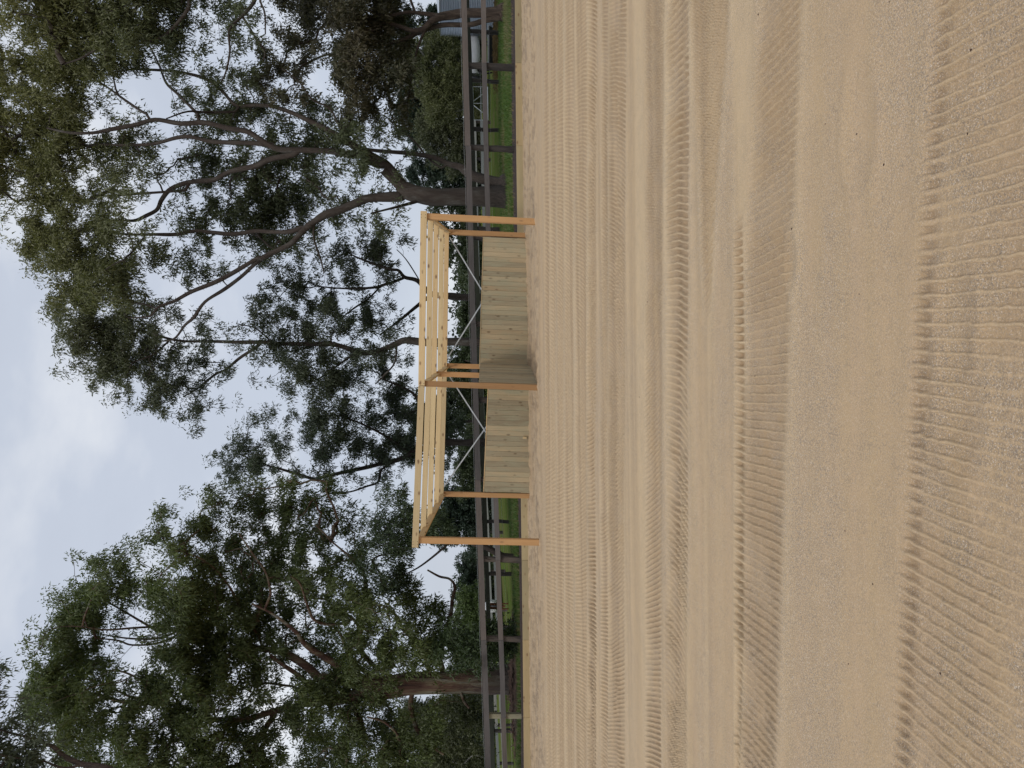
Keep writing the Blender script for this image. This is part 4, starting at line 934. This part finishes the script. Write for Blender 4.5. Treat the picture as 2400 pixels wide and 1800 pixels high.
# bark litter round the thick trunk
def litter():
    c = W(1210, 1592, 24.0); n = 1400; x = c.x+rng.normal(0, 1.0, n); y = 23.3+rng.normal(0, .55, n); y = np.clip(y, 21.2, 26)
    z = grass_z(x, y)+.09+0.12*np.exp(-((x-c.x)/1.2)**2); a = rng.uniform(0, np.pi, n); l = rng.uniform(.08, .45, n)
    d_ = np.stack([np.cos(a), np.sin(a)*.8, rng.normal(0, .15, n)], -1)*l[:, None]; s = np.stack([-np.sin(a), np.cos(a), 0*a+.3], -1)*.016
    p = np.stack([x, y, z], -1); V = np.stack([p-s, p+d_-s, p+d_+s, p+s], 1).reshape(-1, 3)
    o = mesh_np('bark_litter', V, np.arange(4*n).reshape(-1, 4), M_LITTER); tag(o, 'red brown bark strips fallen round the thick trunk', 'litter', kind='stuff')
    # mound
    xs = np.linspace(-2.6, 2.6, 40); ys = np.linspace(-1.6, 1.6, 26); X, Y = np.meshgrid(xs, ys)
    q = (X/2.3)**2+(Y/1.4)**2; Z = grass_z(c.x+X, 23.4+Y)+np.where(q < 1, .18*(1-q)**1.0, -0.12)+.05*(fbm(X*3, Y*3, 3, 4)-.5)
    V = np.stack([c.x+X, 23.4+Y, Z], -1).reshape(-1, 3); a = (np.arange(25)[:, None]*40+np.arange(39)[None]).ravel()
    o = mesh_np('soil_mound', V, np.stack([a, a+1, a+41, a+40], -1), M_LITTER, smooth=True); tag(o, 'low brown mound of soil and bark at the foot of the thick trunk', kind='structure')
litter()

# ------------------------------------------------------------------ water tank
def tank():
    d = 36.0; c = W(1168, -12, d); zt = W(1029, 20, d-1.9).z; g = float(grass_z(c.x, d)); r0 = 92*d/FPX
    root = empty('water_tank', (c.x, d, g), 'corrugated galvanised water tank behind the forked tree at far right', 'tank')
    H = zt-g; rings = 32; S = 96; ns = rings*6; zz = np.linspace(0, H, ns+1); rr2 = r0+0.045*np.sin(zz/H*rings*2*np.pi)
    an = np.linspace(0, 2*np.pi, S, endpoint=False); V = np.stack([rr2[:, None]*np.cos(an), rr2[:, None]*np.sin(an), zz[:, None]+0*an], -1).reshape(-1, 3)
    i = np.arange(ns)[:, None]*S; j = np.arange(S)[None]; j2 = (j+1) % S; F = np.stack([i+j, i+j2, i+S+j2, i+S+j], -1).reshape(-1, 4)
    mesh_np('tank_wall', V, F, M_TANK, root, smooth=True)
    m = MB(); m.tube([(0, 0, H-.01), (0, 0, H+.03), (0, 0, H+.03), (0, 0, H+.30)], [r0+.04, r0+.06, r0+.05, .15], 48); m.build('tank_roof', M_GALV, root)
    a = math.atan2(-1, .27); px_, py_ = math.cos(a)*(r0+.09), math.sin(a)*(r0+.09)
    m = MB(); m.tube([(px_, py_, H+.1), (px_, py_, H*.62), (px_+.02, py_, H*.60)], [.055, .05, .03], 8); m.build('downpipe', M_WHITE, root)
tank()

# ------------------------------------------------------------------ horses
def skin_obj(name, verts, edges, radii, mat, parent, sub=2, root=0):
    me = bpy.data.meshes.new(name); me.from_pydata(verts, edges, []); o = bpy.data.objects.new(name, me); link(o, parent)
    me.materials.append(mat)
    o.modifiers.new('skin', 'SKIN'); me.skin_vertices.new() if not me.skin_vertices else None
    for i, r in enumerate(radii):
        sv = me.skin_vertices[0].data[i]; sv.radius = (r, r) if not isinstance(r, tuple) else r
        sv.use_root = (i == root)
    o.modifiers['skin'].use_smooth_shade = True
    s = o.modifiers.new('sub', 'SUBSURF'); s.levels = sub; s.render_levels = sub
    return o
def horse(loc, yaw, coat, rugm, label, head_down, sc=1.0, hood=True):
    root = empty('horse', loc, label, 'horse'); root.rotation_euler = (0, 0, yaw); root.scale = (sc,)*3
    v = []; e = []; r = []
    def add(p, rad, par=None):
        v.append(p); r.append(rad)
        if par is not None: e.append((par, len(v)-1))
        return len(v)-1
    a = add((0, 0, 1.16), (.29, .30)); b_ = add((.45, 0, 1.17), (.27, .30), a); w = add((.72, 0, 1.24), (.22, .25), b_)
    c = add((-.40, 0, 1.19), (.27, .29), a); rp = add((-.75, 0, 1.22), (.23, .24), c); cr = add((-.95, 0, 1.14), (.14, .16), rp)
    if head_down: nk = [((.98, 0, 1.08), .17), ((1.16, 0, .82), .13), ((1.28, 0, .62), .11)]; hd = [((1.36, 0, .50), .115), ((1.38, 0, .34), .085), ((1.36, 0, .18), .06), ((1.35, 0, .10), .055)]
    else: nk = [((.95, 0, 1.42), .18), ((1.10, 0, 1.62), .14), ((1.2, 0, 1.78), .12)]; hd = [((1.30, 0, 1.82), .12), ((1.45, 0, 1.70), .09), ((1.58, 0, 1.56), .065), ((1.62, 0, 1.50), .055)]
    p = w
    for q, ra in nk+hd: p = add(q, ra, p)
    for sy in (-.15, .15):
        q = add((.66, sy, .98), .12, w)
        for pt, ra in (((.66, sy*1.05, .74), .08), ((.67, sy*1.05, .48), .052), ((.66, sy*1.05, .28), .036), ((.66, sy*1.05, .12), .045), ((.69, sy*1.05, .03), .055)): q = add(pt, ra, q)
    for sy in (-.15, .15):
        q = add((-.74, sy, .96), .15, rp)
        for pt, ra in (((-.68, sy*1.1, .78), .10), ((-.86, sy*1.05, .52), .058), ((-.84, sy*1.05, .28), .04), ((-.80, sy*1.05, .12), .045), ((-.77, sy*1.05, .03), .055)): q = add(pt, ra, q)
    skin_obj('body', v, e, r, coat, root)
    tl = MB(); tl.tube([(-1.02, 0, 1.22), (-1.14, 0, 1.05), (-1.16, 0, .75), (-1.13, 0, .45)], [.035, .06, .07, .02], 7); tl.build('tail', M_BLACK, root, smooth=True)
    mn = MB(); pts = [(w_[0][0]-.03, 0, w_[0][2]+w_[1]*.9) for w_ in nk]; mn.tube([(.8, 0, 1.43)]+pts, [.03, .045, .045, .03], 6); mn.build('mane', M_BLACK, root, smooth=True)
    for sy in (-1, 1):
        h0 = Vector(hd[0][0])+Vector((-.05, sy*.07, .10)); m = MB(); m.tube([h0, h0+Vector((0, sy*.02, .07)), h0+Vector((0, sy*.02, .14))], [.03, .028, .006], 6); m.build('ear', coat, root, smooth=True)
    # rug: shell draped over the back to the belly
    xs = [-1.03, -.98, -.85, -.6, -.3, 0, .3, .55, .78, .9]; hw = [.20, .27, .31, .335, .33, .335, .33, .315, .28, .24]; tz = [1.40, 1.47, 1.52, 1.53, 1.50, 1.50, 1.52, 1.55, 1.52, 1.45]
    V = []; n = 17; rr = random.Random(int(loc[0]*10))
    for x, w_, t_ in zip(xs, hw, tz):
        for k in range(n):
            u = -1+2*k/(n-1); an = u*math.pi*.52; y = math.sin(an)*w_*1.05; z = t_-(1-math.cos(an))*(.42)
            if abs(u) > .72: z = t_-.42*(1-math.cos(.72*math.pi*.52))-(abs(u)-.72)*2.1*(.9 if -.8 < x < .7 else .7); y = math.copysign(w_*1.05+.02*math.sin(x*14), u)
            V.append((x, y+rr.uniform(-.008, .008), z+rr.uniform(-.012, .012)))
    F = [(i*n+k, i*n+k+1, (i+1)*n+k+1, (i+1)*n+k) for i in range(len(xs)-1) for k in range(n-1)]
    m = MB(); m.v = V; m.f = F; rg = m.build('rug', rugm, root, smooth=True); so_ = rg.modifiers.new('thick', 'SOLIDIFY'); so_.thickness = .02
    if hood:
        m = MB(); pts = [(.80, 0, 1.28)]+[x_[0] for x_ in nk]; m.tube(pts, [.30, .25, .19, .155], 14, False); hdn = m.build('neck_rug', rugm, root, smooth=True)
    m = MB()
    for x in (-.15, .12):
        ring = [(x+.06*math.sin(k), math.sin(2*math.pi*k/16)*.36, 1.15+math.cos(2*math.pi*k/16)*(.40 if math.cos(2*math.pi*k/16) > 0 else .30)) for k in range(5, 12)]
        m.tube(ring, [.018]*len(ring), 5, False)
    m.build('belly_strap', M_BLACK, root)
    return root
DH = 36.5
g1_ = base_on(132, DH, grass_z); horse(g1_, R(4), M_HORSED, M_RUG, 'dark horse in a white rug and neck cover grazing beside the water tank', True, 0.98)
g2_ = base_on(1421, 39.6, grass_z); horse(g2_, R(107), M_HORSEC, M_RUGP, 'chestnut horse in a white patterned rug seen end on in the left paddock', True, 0.86, hood=False)

# feed trough and hay beside the rugged horse
q = base_on(112, 33.5, grass_z); tr_ = empty('feed_trough', q, 'low black feed trough with a pale rim under the rugged horse', 'trough')
m = MB(); m.v = [(-.75, -.22, 0), (.75, -.22, 0), (.75, .22, 0), (-.75, .22, 0), (-.85, -.3, .30), (.85, -.3, .36), (.85, .3, .36), (-.85, .3, .30), (-.8, -.25, .29), (.8, -.25, .35), (.8, .25, .35), (-.8, .25, .29), (-.7, -.2, .04), (.7, -.2, .04), (.7, .2, .04), (-.7, .2, .04)]
m.f = [(3, 2, 1, 0)]+[(i, (i+1) % 4, 4+(i+1) % 4, 4+i) for i in range(4)]+[(4+i, 4+(i+1) % 4, 8+(i+1) % 4, 8+i) for i in range(4)]+[(8+i, 8+(i+1) % 4, 12+(i+1) % 4, 12+i) for i in range(4)]+[(12, 13, 14, 15)]
m.build('tub', M_BLACK, tr_)
m = MB(); m.tube([(-.88, -.31, .32), (.88, -.31, .38), (.88, .31, .38), (-.88, .31, .32), (-.88, -.31, .32)], [.028]*5, 6, False); m.build('rim', M_PALERAIL, tr_)
def hay():
    c = base_on(108, 31.6, grass_z); n = 2600; x = c.x+rng.normal(0, .75, n); y = c.y+rng.normal(0, .7, n); z = grass_z(x, y)+rng.uniform(.02, .16, n)
    a = rng.uniform(0, 6.28, n); d_ = np.stack([np.cos(a), np.sin(a), rng.normal(0, .3, n)], -1)*.16; s = np.array([[0, 0, .007]]); p = np.stack([x, y, z], -1)
    V = np.stack([p-s, p+d_-s, p+d_+s, p+s], 1).reshape(-1, 3); col = np.array([[.13, .08, .035]])*rng.uniform(.5, 1.5, (n, 1))
    o = mesh_np('hay', V, np.arange(4*n).reshape(-1, 4), M_LEAF, cols=np.repeat(col, 4, 0)); tag(o, 'brown spilled hay on the grass below the feed trough', 'hay', kind='stuff')
hay()
